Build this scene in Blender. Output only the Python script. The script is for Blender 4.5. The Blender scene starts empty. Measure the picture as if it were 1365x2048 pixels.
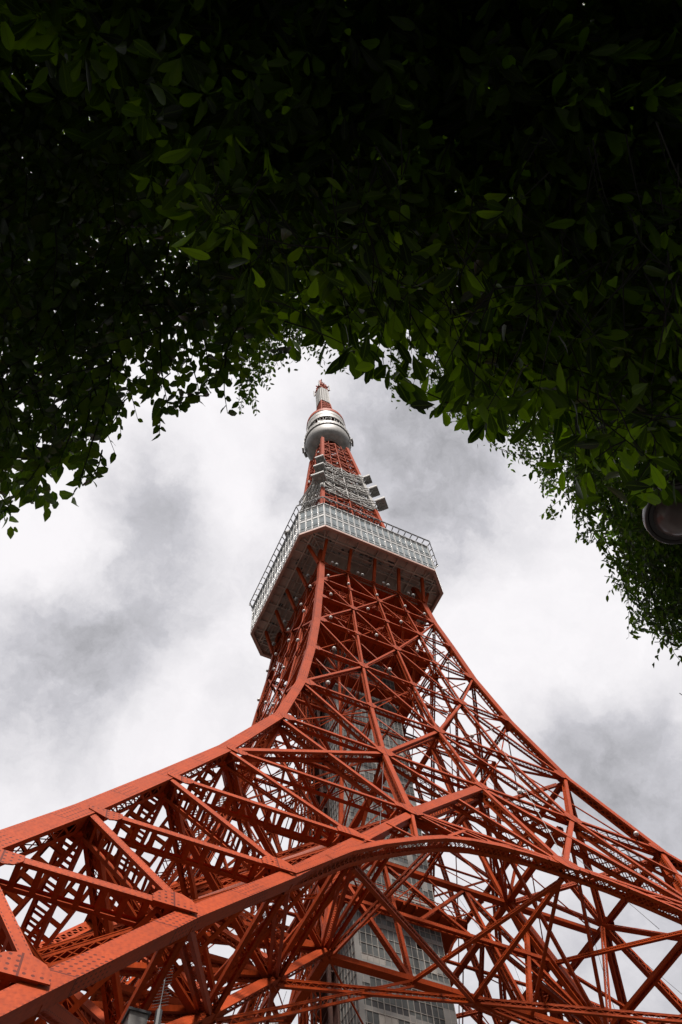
import bpy, math, random
import numpy as np
from mathutils import Vector as V, Matrix
random.seed(7); rng = np.random.default_rng(7)
R_ = math.radians
scn = bpy.context.scene
col = scn.collection

# ------------------------------------------------------------------ camera
CAM = V((-41.39857684873719, -69.15311383725256, 1.616036))
YAW, PITCH, ROLL, FPX = 1.0135099668, 1.1722346384, -0.126860261, 1664.0429
f_ = V((math.cos(PITCH)*math.cos(YAW), math.cos(PITCH)*math.sin(YAW), math.sin(PITCH)))
r0 = V((math.sin(YAW), -math.cos(YAW), 0)); u0 = r0.cross(f_)
r_ = math.cos(ROLL)*r0 + math.sin(ROLL)*u0
u_ = -math.sin(ROLL)*r0 + math.cos(ROLL)*u0
cd = bpy.data.cameras.new('camera'); cam = bpy.data.objects.new('camera', cd); col.objects.link(cam)
m = Matrix((r_, u_, -f_)).transposed().to_4x4(); m.translation = CAM; cam.matrix_world = m
cd.sensor_fit = 'VERTICAL'; cd.sensor_height = 36.0; cd.lens = 36.0*FPX/2048
cd.clip_start = 0.1; cd.clip_end = 5000
scn.camera = cam
def raydir(x, y):
    d = f_ + r_*((x-682.5)/FPX) - u_*((y-1024)/FPX); return d.normalized()

# ------------------------------------------------------------------ sky and sun
SUN_EL, SUN_AZ = 60.0, 247.0          # azimuth counted from +x towards +y: where the sun stands
sdir = V((math.cos(R_(SUN_EL))*math.cos(R_(SUN_AZ)), math.cos(R_(SUN_EL))*math.sin(R_(SUN_AZ)), math.sin(R_(SUN_EL))))
sl = bpy.data.lights.new('sun', 'SUN'); sl.energy = 1.5; sl.angle = R_(10); sl.color = (1.0, .93, .86)
so = bpy.data.objects.new('sun', sl); col.objects.link(so)
so.rotation_euler = sdir.to_track_quat('Z', 'Y').to_euler(); so.location = (0, -200, 300)
scn.view_settings.view_transform = 'Standard'; scn.view_settings.look = 'None'
scn.view_settings.exposure = 2.5; scn.view_settings.gamma = 1.0

w = bpy.data.worlds.new('World'); scn.world = w; w.use_nodes = True
nt = w.node_tree; nt.nodes.clear()
def N(t, tree=None, **k):
    n = (tree or nt).nodes.new(t)
    for a, b in k.items(): setattr(n, a, b)
    return n
def math_(tree, op, a, b=None, c=None, clamp=False):
    n = tree.nodes.new('ShaderNodeMath'); n.operation = op; n.use_clamp = clamp
    for i, q in enumerate((a, b, c)):
        if q is None: continue
        if isinstance(q, (int, float)): n.inputs[i].default_value = q
        else: tree.links.new(q, n.inputs[i])
    return n.outputs[0]
def vmath(tree, op, a, b=None):
    n = tree.nodes.new('ShaderNodeVectorMath'); n.operation = op
    for i, q in enumerate((a, b)):
        if q is None: continue
        if isinstance(q, (tuple, V)): n.inputs[i].default_value = q
        else: tree.links.new(q, n.inputs[i])
    return n
tc = N('ShaderNodeTexCoord'); L = nt.links.new
sky = N('ShaderNodeTexSky'); sky.sky_type = 'NISHITA'; sky.sun_disc = False
sky.sun_elevation = R_(SUN_EL); sky.sun_rotation = R_(90-SUN_AZ)
bsky = N('ShaderNodeBackground'); L(sky.outputs[0], bsky.inputs[0]); bsky.inputs[1].default_value = 0.05
n1 = N('ShaderNodeTexNoise'); n1.inputs['Scale'].default_value = 5.5; n1.inputs['Detail'].default_value = 7; n1.inputs['Roughness'].default_value = .62
L(tc.outputs['Generated'], n1.inputs['Vector'])
wv = vmath(nt, 'SUBTRACT', n1.outputs['Color'], (.5, .5, .5))
ws = vmath(nt, 'SCALE', wv.outputs[0]); ws.inputs['Scale'].default_value = .16
wd = vmath(nt, 'ADD', tc.outputs['Generated'], ws.outputs[0])
wn = vmath(nt, 'NORMALIZE', wd.outputs[0])
# banks of grey cloud: where each stands in the sky (its middle, angular radius in px of the photo, weight)
BANKS = [(310, 980, 60, .6), (285, 1120, 75, .8), (200, 1270, 80, .95), (90, 1360, 85, 1.2), (330, 1230, 60, .4), (40, 1250, 60, .5), (430, 1150, 60, .25),
         (600, 960, 55, .55), (540, 1120, 55, .3), (790, 830, 100, .9), (880, 900, 110, 1.0), (850, 1010, 95, .95), (760, 780, 60, .5), (960, 930, 60, .5), (870, 1110, 45, .5),
         (1290, 1570, 110, .7), (1180, 1530, 70, .6), (1330, 1660, 80, .6), (1100, 1500, 40, .3),
         (40, 1500, 80, .2), (500, 1370, 60, .2), (1000, 2100, 330, .3), (250, 2050, 260, .3), (1300, 2000, 230, .3), (60, 1180, 50, .3)]
acc = None
for x, y, rad, wt in BANKS:
    d = raydir(x, y)
    dp = vmath(nt, 'DOT_PRODUCT', wn.outputs[0], V(d)).outputs['Value']
    k = 2*(FPX*1.05/rad)**2*.55
    g = math_(nt, 'MULTIPLY', math_(nt, 'SUBTRACT', 1.0, dp), -k)
    g = math_(nt, 'MULTIPLY', math_(nt, 'EXPONENT', g), wt)
    acc = g if acc is None else math_(nt, 'ADD', acc, g)
n2 = N('ShaderNodeTexNoise'); n2.inputs['Scale'].default_value = 9; n2.inputs['Detail'].default_value = 8; n2.inputs['Roughness'].default_value = .64
L(wd.outputs[0], n2.inputs['Vector'])
tex = math_(nt, 'MULTIPLY', math_(nt, 'SUBTRACT', n2.outputs[0], .5), 1.1)
acc = math_(nt, 'SUBTRACT', 1.0, math_(nt, 'EXPONENT', math_(nt, 'MULTIPLY', acc, -.8)))
fac = math_(nt, 'MULTIPLY', acc, math_(nt, 'ADD', math_(nt, 'MULTIPLY', tex, 1.7), .9))
fac = math_(nt, 'ADD', fac, math_(nt, 'MULTIPLY', tex, .25), clamp=True)
cr = N('ShaderNodeValToRGB'); L(fac, cr.inputs[0])
e = cr.color_ramp.elements; e[0].position = .0; e[0].color = (.305, .296, .301, 1); e[1].position = .9; e[1].color = (.106, .105, .109, 1)
q = cr.color_ramp.elements.new(.45); q.color = (.185, .182, .192, 1)
bcl = N('ShaderNodeBackground'); L(cr.outputs[0], bcl.inputs[0])
sepd = N('ShaderNodeSeparateXYZ'); L(tc.outputs['Generated'], sepd.inputs[0])
L(math_(nt, 'ADD', .02, math_(nt, 'MULTIPLY', .55, math_(nt, 'SMOOTH_MIN', math_(nt, 'MAXIMUM', math_(nt, 'SUBTRACT', math_(nt, 'MULTIPLY', sepd.outputs[2], 2.0), .15), 0.0), 1.0, .2))), bcl.inputs[1])
mx = N('ShaderNodeMixShader'); mx.inputs[0].default_value = .97
L(bsky.outputs[0], mx.inputs[1]); L(bcl.outputs[0], mx.inputs[2])
wo = N('ShaderNodeOutputWorld'); L(mx.outputs[0], wo.inputs[0])

# ------------------------------------------------------------------ materials
def mat(name, base, rough=.5, var=.12, scale=.8, metallic=0, spec=.5, dirt=None):
    mt = bpy.data.materials.new(name); mt.use_nodes = True; t = mt.node_tree; b = t.nodes['Principled BSDF']
    b.inputs['Roughness'].default_value = rough; b.inputs['Metallic'].default_value = metallic
    b.inputs['Specular IOR Level'].default_value = spec
    tcn = t.nodes.new('ShaderNodeTexCoord'); no = t.nodes.new('ShaderNodeTexNoise')
    no.inputs['Scale'].default_value = scale; no.inputs['Detail'].default_value = 6
    t.links.new(tcn.outputs['Object'], no.inputs['Vector'])
    r = t.nodes.new('ShaderNodeValToRGB'); t.links.new(no.outputs[0], r.inputs[0])
    r.color_ramp.elements[0].position = .3; r.color_ramp.elements[1].position = .7
    d = dirt or tuple(c*(1-2*var) for c in base)
    r.color_ramp.elements[0].color = (*d, 1); r.color_ramp.elements[1].color = (*[min(1, c*(1+var)) for c in base], 1)
    t.links.new(r.outputs[0], b.inputs['Base Color'])
    mt['ramp'] = r.name
    if name in ('orange_red_paint', 'riveted_plate', 'riveted_flange'):
        # rain streaks, faded patches and grime specks
        mp = t.nodes.new('ShaderNodeMapping'); mp.inputs['Scale'].default_value = (1, 1, .22); t.links.new(tcn.outputs['Object'], mp.inputs[0])
        n3 = t.nodes.new('ShaderNodeTexNoise'); n3.inputs['Scale'].default_value = 7; n3.inputs['Detail'].default_value = 5; t.links.new(mp.outputs[0], n3.inputs['Vector'])
        r3 = t.nodes.new('ShaderNodeValToRGB'); t.links.new(n3.outputs[0], r3.inputs[0])
        r3.color_ramp.elements[0].position = .33; r3.color_ramp.elements[0].color = (.80, .74, .72, 1); r3.color_ramp.elements[1].position = .6; r3.color_ramp.elements[1].color = (1, 1, 1, 1)
        q3 = r3.color_ramp.elements.new(.78); q3.color = (1.0, 1.0, 1.0, 1)
        mm = t.nodes.new('ShaderNodeMix'); mm.data_type = 'RGBA'; mm.blend_type = 'MULTIPLY'; mm.inputs['Factor'].default_value = 1
        t.links.new(r.outputs[0], mm.inputs['A']); t.links.new(r3.outputs[0], mm.inputs['B']); t.links.new(mm.outputs['Result'], b.inputs['Base Color'])
        mt['mixn'] = mm.name
    return mt
def rivet(mt, mode):
    """dark rivet heads laid out in metres along u; v across the plate"""
    t = mt.node_tree; b = t.nodes['Principled BSDF']; r = t.nodes[mt['ramp']]
    uv = t.nodes.new('ShaderNodeUVMap'); uv.uv_map = 'UVMap'; sp = t.nodes.new('ShaderNodeSeparateXYZ'); t.links.new(uv.outputs[0], sp.inputs[0])
    u, v = sp.outputs[0], sp.outputs[1]
    if mode == 'full':
        fu = math_(t, 'SUBTRACT', math_(t, 'FRACT', math_(t, 'MULTIPLY', u, 1/.26)), .5)
        fv = math_(t, 'SUBTRACT', math_(t, 'FRACT', math_(t, 'MULTIPLY', v, 1/.26)), .5)
        d = math_(t, 'SQRT', math_(t, 'ADD', math_(t, 'MULTIPLY', fu, fu), math_(t, 'MULTIPLY', fv, fv)))
        dot = math_(t, 'LESS_THAN', d, .23)
        seam = math_(t, 'LESS_THAN', math_(t, 'FRACT', math_(t, 'MULTIPLY', u, 1/6.3)), .012)
        # between the riveted splices the middle of the plate is plain
        plain = math_(t, 'GREATER_THAN', math_(t, 'FRACT', math_(t, 'MULTIPLY', u, 1/6.3)), .34)
        mid = math_(t, 'LESS_THAN', math_(t, 'ABSOLUTE', v), .42)
        dot = math_(t, 'MULTIPLY', dot, math_(t, 'SUBTRACT', 1.0, math_(t, 'MULTIPLY', math_(t, 'MULTIPLY', plain, mid), .8)))
        dot = math_(t, 'MAXIMUM', dot, seam)
    else:
        fu = math_(t, 'SUBTRACT', math_(t, 'FRACT', math_(t, 'MULTIPLY', u, 1/.24)), .5)
        av = math_(t, 'MULTIPLY', math_(t, 'SUBTRACT', math_(t, 'ABSOLUTE', v), .72), 2.0)
        d = math_(t, 'SQRT', math_(t, 'ADD', math_(t, 'MULTIPLY', fu, fu), math_(t, 'MULTIPLY', av, av)))
        dot = math_(t, 'LESS_THAN', d, .23)
    mxn = t.nodes.new('ShaderNodeMix'); mxn.data_type = 'RGBA'
    t.links.new(math_(t, 'MULTIPLY', dot, .85), mxn.inputs['Factor']); t.links.new(t.nodes[mt['mixn']].outputs['Result'], mxn.inputs['A'])
    mxn.inputs['B'].default_value = (.05, .004, .001, 1)
    t.links.new(mxn.outputs['Result'], b.inputs['Base Color'])
    return mt
RED = (.265, .036, .0055)
M = {}
M['red'] = mat('orange_red_paint', RED, .6, .08, .5, spec=.06)
M['plate'] = rivet(mat('riveted_plate', RED, .55, .08, .5, spec=.08), 'full')
M['flange'] = rivet(mat('riveted_flange', RED, .55, .08, .5, spec=.08), 'edge')
M['white'] = mat('weathered_white_paint', (.24, .232, .22), .6, .15, .7)
M['whiter'] = mat('white_cladding', (.31, .315, .315), .45, .05, .3)
M['grey'] = mat('grey_panels', (.21, .205, .195), .6, .08, .4)
M['pinkgrey'] = mat('deck_underside_paint', (.36, .26, .215), .6, .15, .5)
M['fascia'] = mat('deck_fascia_paint', (.30, .15, .11), .5, .10, .5)
M['dark'] = mat('dark_steel', (.03, .03, .032), .5, .1)
M['deckglass'] = mat('deck_window_glass', (.125, .15, .155), .10, .10, .9, spec=.5, dirt=(.05, .065, .07))
M['shaftglass'] = mat('shaft_glass', (.07, .076, .074), .34, .45, .35, spec=.5, dirt=(.018, .02, .02))
M['shaftglass2'] = mat('shaft_side_glass', (.13, .14, .14), .35, .35, .4, spec=.5, dirt=(.04, .045, .045))
M['mullion'] = mat('shaft_mullion', (.30, .28, .255), .5, .1)
M['rust'] = mat('stairwell_brown', (.075, .024, .014), .7, .2)
M['lamp'] = mat('lamp_housing_white', (.48, .45, .43), .4, .05)
M['asphalt'] = mat('asphalt', (.06, .06, .058), .9, .2, 2)
M['paving'] = mat('paving_stone', (.10, .10, .095), .9, .2, 2)
M['bark'] = mat('bark', (.009, .007, .005), .9, .3, 6)
M['concrete'] = mat('concrete_foot', (.3, .29, .27), .9, .1)
def leafmat(name, c1, c2, tr, trw):
    mt = bpy.data.materials.new(name); mt.use_nodes = True; t = mt.node_tree; b = t.nodes['Principled BSDF']
    out = t.nodes['Material Output']
    uv = t.nodes.new('ShaderNodeUVMap'); uv.uv_map = 'UVMap'; sp = t.nodes.new('ShaderNodeSeparateXYZ'); t.links.new(uv.outputs[0], sp.inputs[0])
    fl = math_(t, 'POWER', math_(t, 'MULTIPLY', math_(t, 'FLOOR', sp.outputs[0]), 1/20), 1.8)
    across = math_(t, 'ABSOLUTE', math_(t, 'SUBTRACT', math_(t, 'FRACT', sp.outputs[0]), .5))
    vein = math_(t, 'LESS_THAN', across, .045)
    sv = math_(t, 'LESS_THAN', math_(t, 'FRACT', math_(t, 'ADD', math_(t, 'MULTIPLY', sp.outputs[1], 9), math_(t, 'MULTIPLY', across, -4))), .12)
    vein = math_(t, 'MAXIMUM', vein, math_(t, 'MULTIPLY', sv, .35))
    r = t.nodes.new('ShaderNodeMix'); r.data_type = 'RGBA'; t.links.new(fl, r.inputs['Factor'])
    r.inputs['A'].default_value = (*c1, 1); r.inputs['B'].default_value = (*c2, 1)
    r2 = t.nodes.new('ShaderNodeMix'); r2.data_type = 'RGBA'; t.links.new(math_(t, 'MULTIPLY', vein, .5), r2.inputs['Factor'])
    t.links.new(r.outputs['Result'], r2.inputs['A']); r2.inputs['B'].default_value = (.022, .034, .008, 1)
    t.links.new(r2.outputs['Result'], b.inputs['Base Color'])
    b.inputs['Roughness'].default_value = .42; b.inputs['Specular IOR Level'].default_value = .3
    tl = t.nodes.new('ShaderNodeBsdfTranslucent')
    r3 = t.nodes.new('ShaderNodeMix'); r3.data_type = 'RGBA'; r3.blend_type = 'MULTIPLY'; r3.inputs['Factor'].default_value = 1
    t.links.new(r2.outputs['Result'], r3.inputs['A']); r3.inputs['B'].default_value = (*tr, 1)
    t.links.new(r3.outputs['Result'], tl.inputs[0])
    ms = t.nodes.new('ShaderNodeMixShader'); ms.inputs[0].default_value = trw
    t.links.new(b.outputs[0], ms.inputs[1]); t.links.new(tl.outputs[0], ms.inputs[2]); t.links.new(ms.outputs[0], out.inputs[0])
    return mt
M['leafA'] = leafmat('long_leaf', (.0022, .005, .0006), (.036, .062, .003), (9.0, 9.8, 2.0), .5)
M['leafB'] = leafmat('ovate_leaf', (.006, .013, .002), (.020, .031, .004), (7.0, 7.5, 2.5), .45)
M['leafC'] = leafmat('small_leaf', (.008, .018, .003), (.025, .040, .006), (6.0, 6.4, 2.2), .45)

# ------------------------------------------------------------------ mesh helpers
class MB:
    def __init__(s): s.v = []; s.f = []; s.m = []; s.uv = []; s.mats = []
    def mi(s, m):
        if m not in s.mats: s.mats.append(m)
        return s.mats.index(m)
    def quad(s, a, b, c, d, m, uv=None):
        i = len(s.v); s.v += [a, b, c, d]; s.f.append((i, i+1, i+2, i+3)); s.m.append(s.mi(m)); s.uv += uv or [(0, 9)]*4
    def poly(s, pts, m, uv=None):
        i = len(s.v); s.v += list(pts); n = len(pts); s.f.append(tuple(range(i, i+n))); s.m.append(s.mi(m)); s.uv += uv or [(0, 9)]*n
    def box(s, c, ax, ay, az, m):
        """centre, three half-axis vectors"""
        P = [c+ax*i+ay*j+az*k for i in (-1, 1) for j in (-1, 1) for k in (-1, 1)]
        for q in ((0, 1, 3, 2), (4, 6, 7, 5), (0, 4, 5, 1), (2, 3, 7, 6), (0, 2, 6, 4), (1, 5, 7, 3)): s.quad(*[P[i] for i in q], m)
    def abox(s, x0, x1, y0, y1, z0, z1, m):
        s.box(V(((x0+x1)/2, (y0+y1)/2, (z0+z1)/2)), V(((x1-x0)/2, 0, 0)), V((0, (y1-y0)/2, 0)), V((0, 0, (z1-z0)/2)), m)
    def bar(s, P, Q, w, h, m, n=None):
        t = Q-P
        if t.length < 1e-6: return
        t.normalize(); n = n or (V((0, 0, 1)) if abs(t.z) < .95 else V((1, 0, 0))); n = (n-t*n.dot(t)).normalized(); sd = t.cross(n)
        s.box((P+Q)/2, (Q-P)/2, sd*w/2, n*h/2, m)
    def tube(s, pts, rad, m, k=8, cap=True):
        rings = []
        for i, p in enumerate(pts):
            t = (pts[min(i+1, len(pts)-1)]-pts[max(i-1, 0)]).normalized()
            a = t.cross(V((0, 0, 1)) if abs(t.z) < .9 else V((1, 0, 0))).normalized(); b = t.cross(a)
            rr = rad[i] if isinstance(rad, (list, tuple)) else rad
            i0 = len(s.v); s.v += [p+(a*math.cos(6.2832*j/k)+b*math.sin(6.2832*j/k))*rr for j in range(k)]; rings.append(i0)
        for a, b in zip(rings, rings[1:]):
            for j in range(k):
                s.f.append((a+j, a+(j+1) % k, b+(j+1) % k, b+j)); s.m.append(s.mi(m)); s.uv += [(0, 9)]*4
        if cap:
            for a in (rings[0], rings[-1]): s.f.append(tuple(a+j for j in range(k))); s.m.append(s.mi(m)); s.uv += [(0, 9)]*k
    def lathe(s, prof, m, k=48, c=V((0, 0, 0))):
        i0 = len(s.v)
        for r, z in prof: s.v += [c+V((r*math.cos(6.28318*j/k), r*math.sin(6.28318*j/k), z)) for j in range(k)]
        for a in range(len(prof)-1):
            mm = m[a] if isinstance(m, list) else m
            for j in range(k):
                j2 = (j+1) % k
                s.f.append((i0+a*k+j, i0+a*k+j2, i0+(a+1)*k+j2, i0+(a+1)*k+j)); s.m.append(s.mi(mm)); s.uv += [(0, 9)]*4
    def build(s, name, parent=None, loc=None, smooth=False):
        me = bpy.data.meshes.new(name); me.from_pydata([tuple(p) for p in s.v], [], s.f)
        for mn in s.mats: me.materials.append(M[mn])
        me.polygons.foreach_set('material_index', s.m)
        ul = me.uv_layers.new(name='UVMap'); ul.data.foreach_set('uv', np.array(s.uv, dtype=np.float32).ravel())
        if smooth: me.polygons.foreach_set('use_smooth', [True]*len(s.f))
        me.update(); o = bpy.data.objects.new(name, me); col.objects.link(o)
        if parent: o.parent = parent
        if loc: o.location = loc
        return o
def empty(name, parent=None, loc=(0, 0, 0)):
    o = bpy.data.objects.new(name, None); col.objects.link(o); o.location = loc; o.empty_display_size = .1
    if parent: o.parent = parent
    return o
def tag(o, label, cat, group=None, kind=None):
    if label: o['label'] = label
    if cat: o['category'] = cat
    if group: o['group'] = group
    if kind: o['kind'] = kind
    return o
def copy_rot(o, ang, parent):
    c = o.copy(); col.objects.link(c); c.parent = parent; c.rotation_euler.z = ang
    for ch in o.children:
        d = ch.copy(); col.objects.link(d); d.parent = c
    return c

def beam(P, Q, n, w=.8, h=1.2, off=0., lace='Z', mb=None, m='red', fm='flange', web=.24, stepk=.95, trim0=0., trim1=0., bw=None):
    """riveted box girder: two flange plates and two laced webs"""
    mb = mb or MB(); t = (Q-P); t.normalize()
    n = (n-t*n.dot(t)).normalized(); s = t.cross(n)
    P = P+t*trim0+n*off; Q = Q-t*trim1+n*off; ln = (Q-P).length
    th = .05
    for k, c in ((0, 0), (1, -h)):
        a = n*c; mat_ = fm if k == 0 else m
        c0, c1, c2, c3 = P+a-s*w/2, P+a+s*w/2, Q+a+s*w/2, Q+a-s*w/2
        nn = n*th if k == 0 else n*-th
        uvs = [(0, -1), (0, 1), (ln, 1), (ln, -1)]
        mb.quad(c0+nn, c1+nn, c2+nn, c3+nn, mat_, uvs)
        mb.quad(c0, c1, c2, c3, m)
        mb.quad(c0, c0+nn, c3+nn, c3, m); mb.quad(c1, c1+nn, c2+nn, c2, m)
    for sg in (-1, 1):
        o = s*(sg*w*.46)
        e = h*web
        if lace == 'S':
            mb.quad(P+o, Q+o, Q+o-n*h, P+o-n*h, m); continue
        mb.quad(P+o, Q+o, Q+o-n*e, P+o-n*e, m); mb.quad(P+o-n*(h-e), Q+o-n*(h-e), Q+o-n*h, P+o-n*h, m)
        step = h*stepk; k = max(1, int(round(ln/step))); b = bw or h*.13
        T = t*b/2
        for i in range(k):
            x0 = P+t*(ln*i/k)+o; x1 = P+t*(ln*(i+1)/k)+o
            lo, hi = n*-(e*.9), n*-(h-e*.9)
            if lace == 'B':
                if i % 1 == 0:
                    bb = t*h*.11; mb.quad(x0-bb+lo, x0+bb+lo, x0+bb+hi, x0-bb+hi, m)
            elif lace == 'Z':
                a, b2 = (lo, hi) if i % 2 == 0 else (hi, lo)
                mb.quad(x0-T+a, x0+T+a, x1+T+b2, x1-T+b2, m)
            else:
                mb.quad(x0-T+lo, x0+T+lo, x1+T+hi, x1-T+hi, m)
                o2 = s*(-sg*.012)
                mb.quad(x0-T+hi+o2, x0+T+hi+o2, x1+T+lo+o2, x1-T+lo+o2, m)
    return mb
def rod(P, Q, d=.12, m='red', mb=None):
    mb = mb or MB(); mb.bar(P, Q, d, d, m); return mb
def gusset(c, n, dirs, r, mb, off, th=.05, m='plate'):
    """plate cut to the members that meet on it"""
    n = n.normalized(); ang = []
    a0 = dirs[0].normalized(); a0 = (a0-n*a0.dot(n)).normalized(); b0 = n.cross(a0)
    for d in dirs: ang.append(math.atan2(d.dot(b0), d.dot(a0)) % 6.28318)
    pts = []
    for a in sorted(ang):
        for da in (-.26, .26): pts.append((a+da, r))
    pts.sort(); C = c+n*off
    P = [C+a0*math.cos(a)*rr+b0*math.sin(a)*rr for a, rr in pts]
    uv = [(math.cos(a)*rr, math.sin(a)*rr+.6) for a, rr in pts]
    mb.poly([p+n*th for p in P], m, uv)
    for i in range(len(P)):
        j = (i+1) % len(P); mb.quad(P[i], P[j], P[j]+n*th, P[i]+n*th, 'red')

# ------------------------------------------------------------------ ground
mb = MB(); mb.quad(V((-1500, -1500, 0)), V((1500, -1500, 0)), V((1500, 1500, 0)), V((-1500, 1500, 0)), 'asphalt')
tag(mb.build('ground'), 'dark asphalt ground around the tower', None, kind='structure')
mb = MB(); mb.abox(-62, -20, -76, -62, -.05, .12, 'paving')
tag(mb.build('pavement'), 'grey paving under the trees', None, kind='structure')

# ------------------------------------------------------------------ tower skeleton levels: z, half width of the corner columns, half width of the legs' inner chords
LV = {'g0': (0.0, 55.4, 51.5), 'g1': (5.5, 52.6, 48.4), 'h': (11.5, 49.6, 44.2), 'g': (18.5, 46.1, 39.3), 'f': (25.5, 42.6, 34.3),
      'e': (32.8, 38.98, 28.5), 'd': (41.6, 34.83, 22.0), 'c': (52.2, 29.9, 14.2), 'b': (69.1, 22.7, 10.3), 'a': (83.8, 18.2, 8.4),
      'a1': (97.4, 15.3, 7.3), 'a2': (109.6, 13.3, 6.4), 'a3': (119.6, 12.13, 5.9), 'a4': (128.5, 11.0, 5.4), 'a5': (136.3, 10.35, 5.1), 'dk': (143.5, 9.85, 4.9)}
KEY = list(LV)
Z = lambda k: LV[k][0]
W = lambda k: LV[k][1]
A_ = lambda k: LV[k][2]
tower = empty('broadcast_tower')
tag(tower, 'towering orange red and white steel lattice tower with a windowed deck halfway up', 'tower')
HC = lambda k: {'g0': .8}.get(k, max(.5, .58-.0006*Z(k)))      # half side of the corner column

def column(name, keys, fx, half, solid, parent, steps=('Z',)):
    """square riveted column through the levels; solid = outward sides that are plated, others laced"""
    mb = MB(); L_ = 0
    for k0, k1 in zip(keys, keys[1:]):
        c0, c1 = fx(k0), fx(k1); h0, h1 = half(k0), half(k1); ln = (c1-c0).length
        cor = [(-1, -1), (1, -1), (1, 1), (-1, 1)]
        r0_ = [c0+V((x*h0, y*h0, 0)) for x, y in cor]; r1_ = [c1+V((x*h1, y*h1, 0)) for x, y in cor]
        for i in range(4):
            j = (i+1) % 4
            a, b, c, d = r0_[i], r0_[j], r1_[j], r1_[i]
            if i in solid:
                mb.quad(a, b, c, d, 'plate', [(L_, -h0), (L_, h0), (L_+ln, h1), (L_+ln, -h1)])
            else:
                e = .27
                def lerp(p, q, s): return p+(q-p)*s
                mb.quad(a, lerp(a, b, e), lerp(d, c, e), d, 'red'); mb.quad(lerp(a, b, 1-e), b, c, lerp(d, c, 1-e), 'red')
                g = min(.22, 1.8/ln)
                for s0, s1 in ((0, g), (1-g, 1)):
                    mb.quad(lerp(lerp(a, d, s0), lerp(b, c, s0), e), lerp(lerp(a, d, s0), lerp(b, c, s0), 1-e),
                            lerp(lerp(a, d, s1), lerp(b, c, s1), 1-e), lerp(lerp(a, d, s1), lerp(b, c, s1), e), 'red')
                n = max(3, int(ln*(1-2*g)/(h0*1.0)))
                for q in range(n):
                    s0 = g+(1-2*g)*q/n; s1 = g+(1-2*g)*(q+1)/n
                    p = lerp(lerp(a, d, s0), lerp(b, c, s0), e if q % 2 else 1-e); pp = lerp(lerp(a, d, s1), lerp(b, c, s1), 1-e if q % 2 else e)
                    T = (d-a).normalized()*.12
                    mb.quad(p-T, p+T, pp+T, pp-T, 'red')
        L_ += ln
    return mb.build(name, parent)

# ---- one leg (the corner at -x,-y), then three turned copies
def O(k): return V((-W(k), -W(k), Z(k)))
def A(k, s=1): return V((-A_(k)*s, -W(k), Z(k)))
def B(k): return V((-W(k), -A_(k), Z(k)))
def D(k): return V((-A_(k), -A_(k), Z(k)))
lk = ['g0', 'g1', 'h', 'g', 'f', 'e', 'd', 'c']
leg = column('leg', ['g0', 'g1', 'h', 'g', 'f', 'e', 'd', 'c', 'b', 'a', 'a1', 'a2', 'a3', 'a4', 'a5', 'dk'], O, HC, (0, 3), tower)
ah = lambda k: .46 if k != 'c' else .40
column('chord', lk, A, ah, (0, 1), leg)
column('chord', lk, B, ah, (3, 2), leg)
column('chord', lk+['b'], D, lambda k: .42, (0, 3), leg)
nY, nX = V((0, -1, .42)).normalized(), V((-1, 0, .42)).normalized()
for i, k in enumerate(lk):
    if k == 'g0':
        fb = MB()
        for p in (O(k), A(k), B(k), D(k)): fb.abox(p.x-2, p.x+2, p.y-2, p.y+2, 0, 1.6, 'concrete')
        fb.build('footing', leg); continue
    big = dict(w=.44, h=1.05)
    beam(O(k), A(k), nY, off=.46, lace='B' if Z(k) < 50 else 'Z', stepk=.8, web=.12, **big).build('strut', leg)
    beam(O(k), B(k), nX, off=.46, lace='B' if Z(k) < 50 else 'Z', stepk=.8, web=.12, **big).build('strut', leg)
    beam(A(k), D(k), V((1, 0, 0)), off=.3, lace='Z', w=.38, h=.68).build('strut', leg)
    beam(B(k), D(k), V((0, 1, 0)), off=.3, lace='Z', w=.38, h=.68).build('strut', leg)
    beam(A(k), B(k), V((0, 0, 1)), off=.3, lace='X', w=.42, h=.65).build('strut', leg)
    beam(O(k), D(k), V((0, 0, 1)), off=-.3, lace='Z', w=.42, h=.65).build('strut', leg)
    lo = lk[i-1]
    beam(O(k), A(lo), nY, off=.38, lace='B' if Z(k) < 50 else 'Z', stepk=.8, web=.12, **big).build('brace', leg)
    beam(O(k), B(lo), nX, off=.38, lace='B', stepk=.8, web=.12, **big).build('brace', leg)
    beam(D(k), A(lo), V((1, 0, 0)), off=.2, lace='X', w=.36, h=.64).build('brace', leg)
    beam(D(k), B(lo), V((0, 1, 0)), off=.2, lace='X', w=.36, h=.64).build('brace', leg)
    beam(A(k), D(lo), V((1, 0, 0)), off=-.5, lace='B', w=.4, h=.6).build('brace', leg)
    beam(B(k), D(lo), V((0, 1, 0)), off=-.5, lace='B', w=.4, h=.6).build('brace', leg)
    beam(O(k), D(lo), V((-1, 1, 0)), off=0, lace='X', w=.4, h=.65).build('brace', leg)
    beam(A(k), B(lo), V((-1, -1, 0)), off=0, lace='Z', w=.36, h=.6).build('brace', leg)
    for nn, I in ((nY, A), (nX, B)):
        r1, r2 = (1.9, 1.9) if Z(k) < 60 else (1.6, 1.6)
        dirs = [I(k)-O(k), I(lo)-O(k)]
        ax = (I(k)-O(k)).normalized()
        gp = MB(); gusset(O(k)+ax*.95, nn, [ax, I(lo)-O(k), -ax], .85, gp, .52); gp.build('gusset_plate', leg); gp = MB()
        hi = lk[min(i+1, len(lk)-1)]
        gusset(I(k)-ax*.6, nn, [-ax, O(hi)-I(k) if hi != k else -ax+V((0, 0, .6)), (I(k)-I(lo)), ax], .95, gp, .52); gp.build('gusset_plate', leg)
legs = [leg]+[copy_rot(leg, R_(90*k), tower) for k in (1, 2, 3)]

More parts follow.
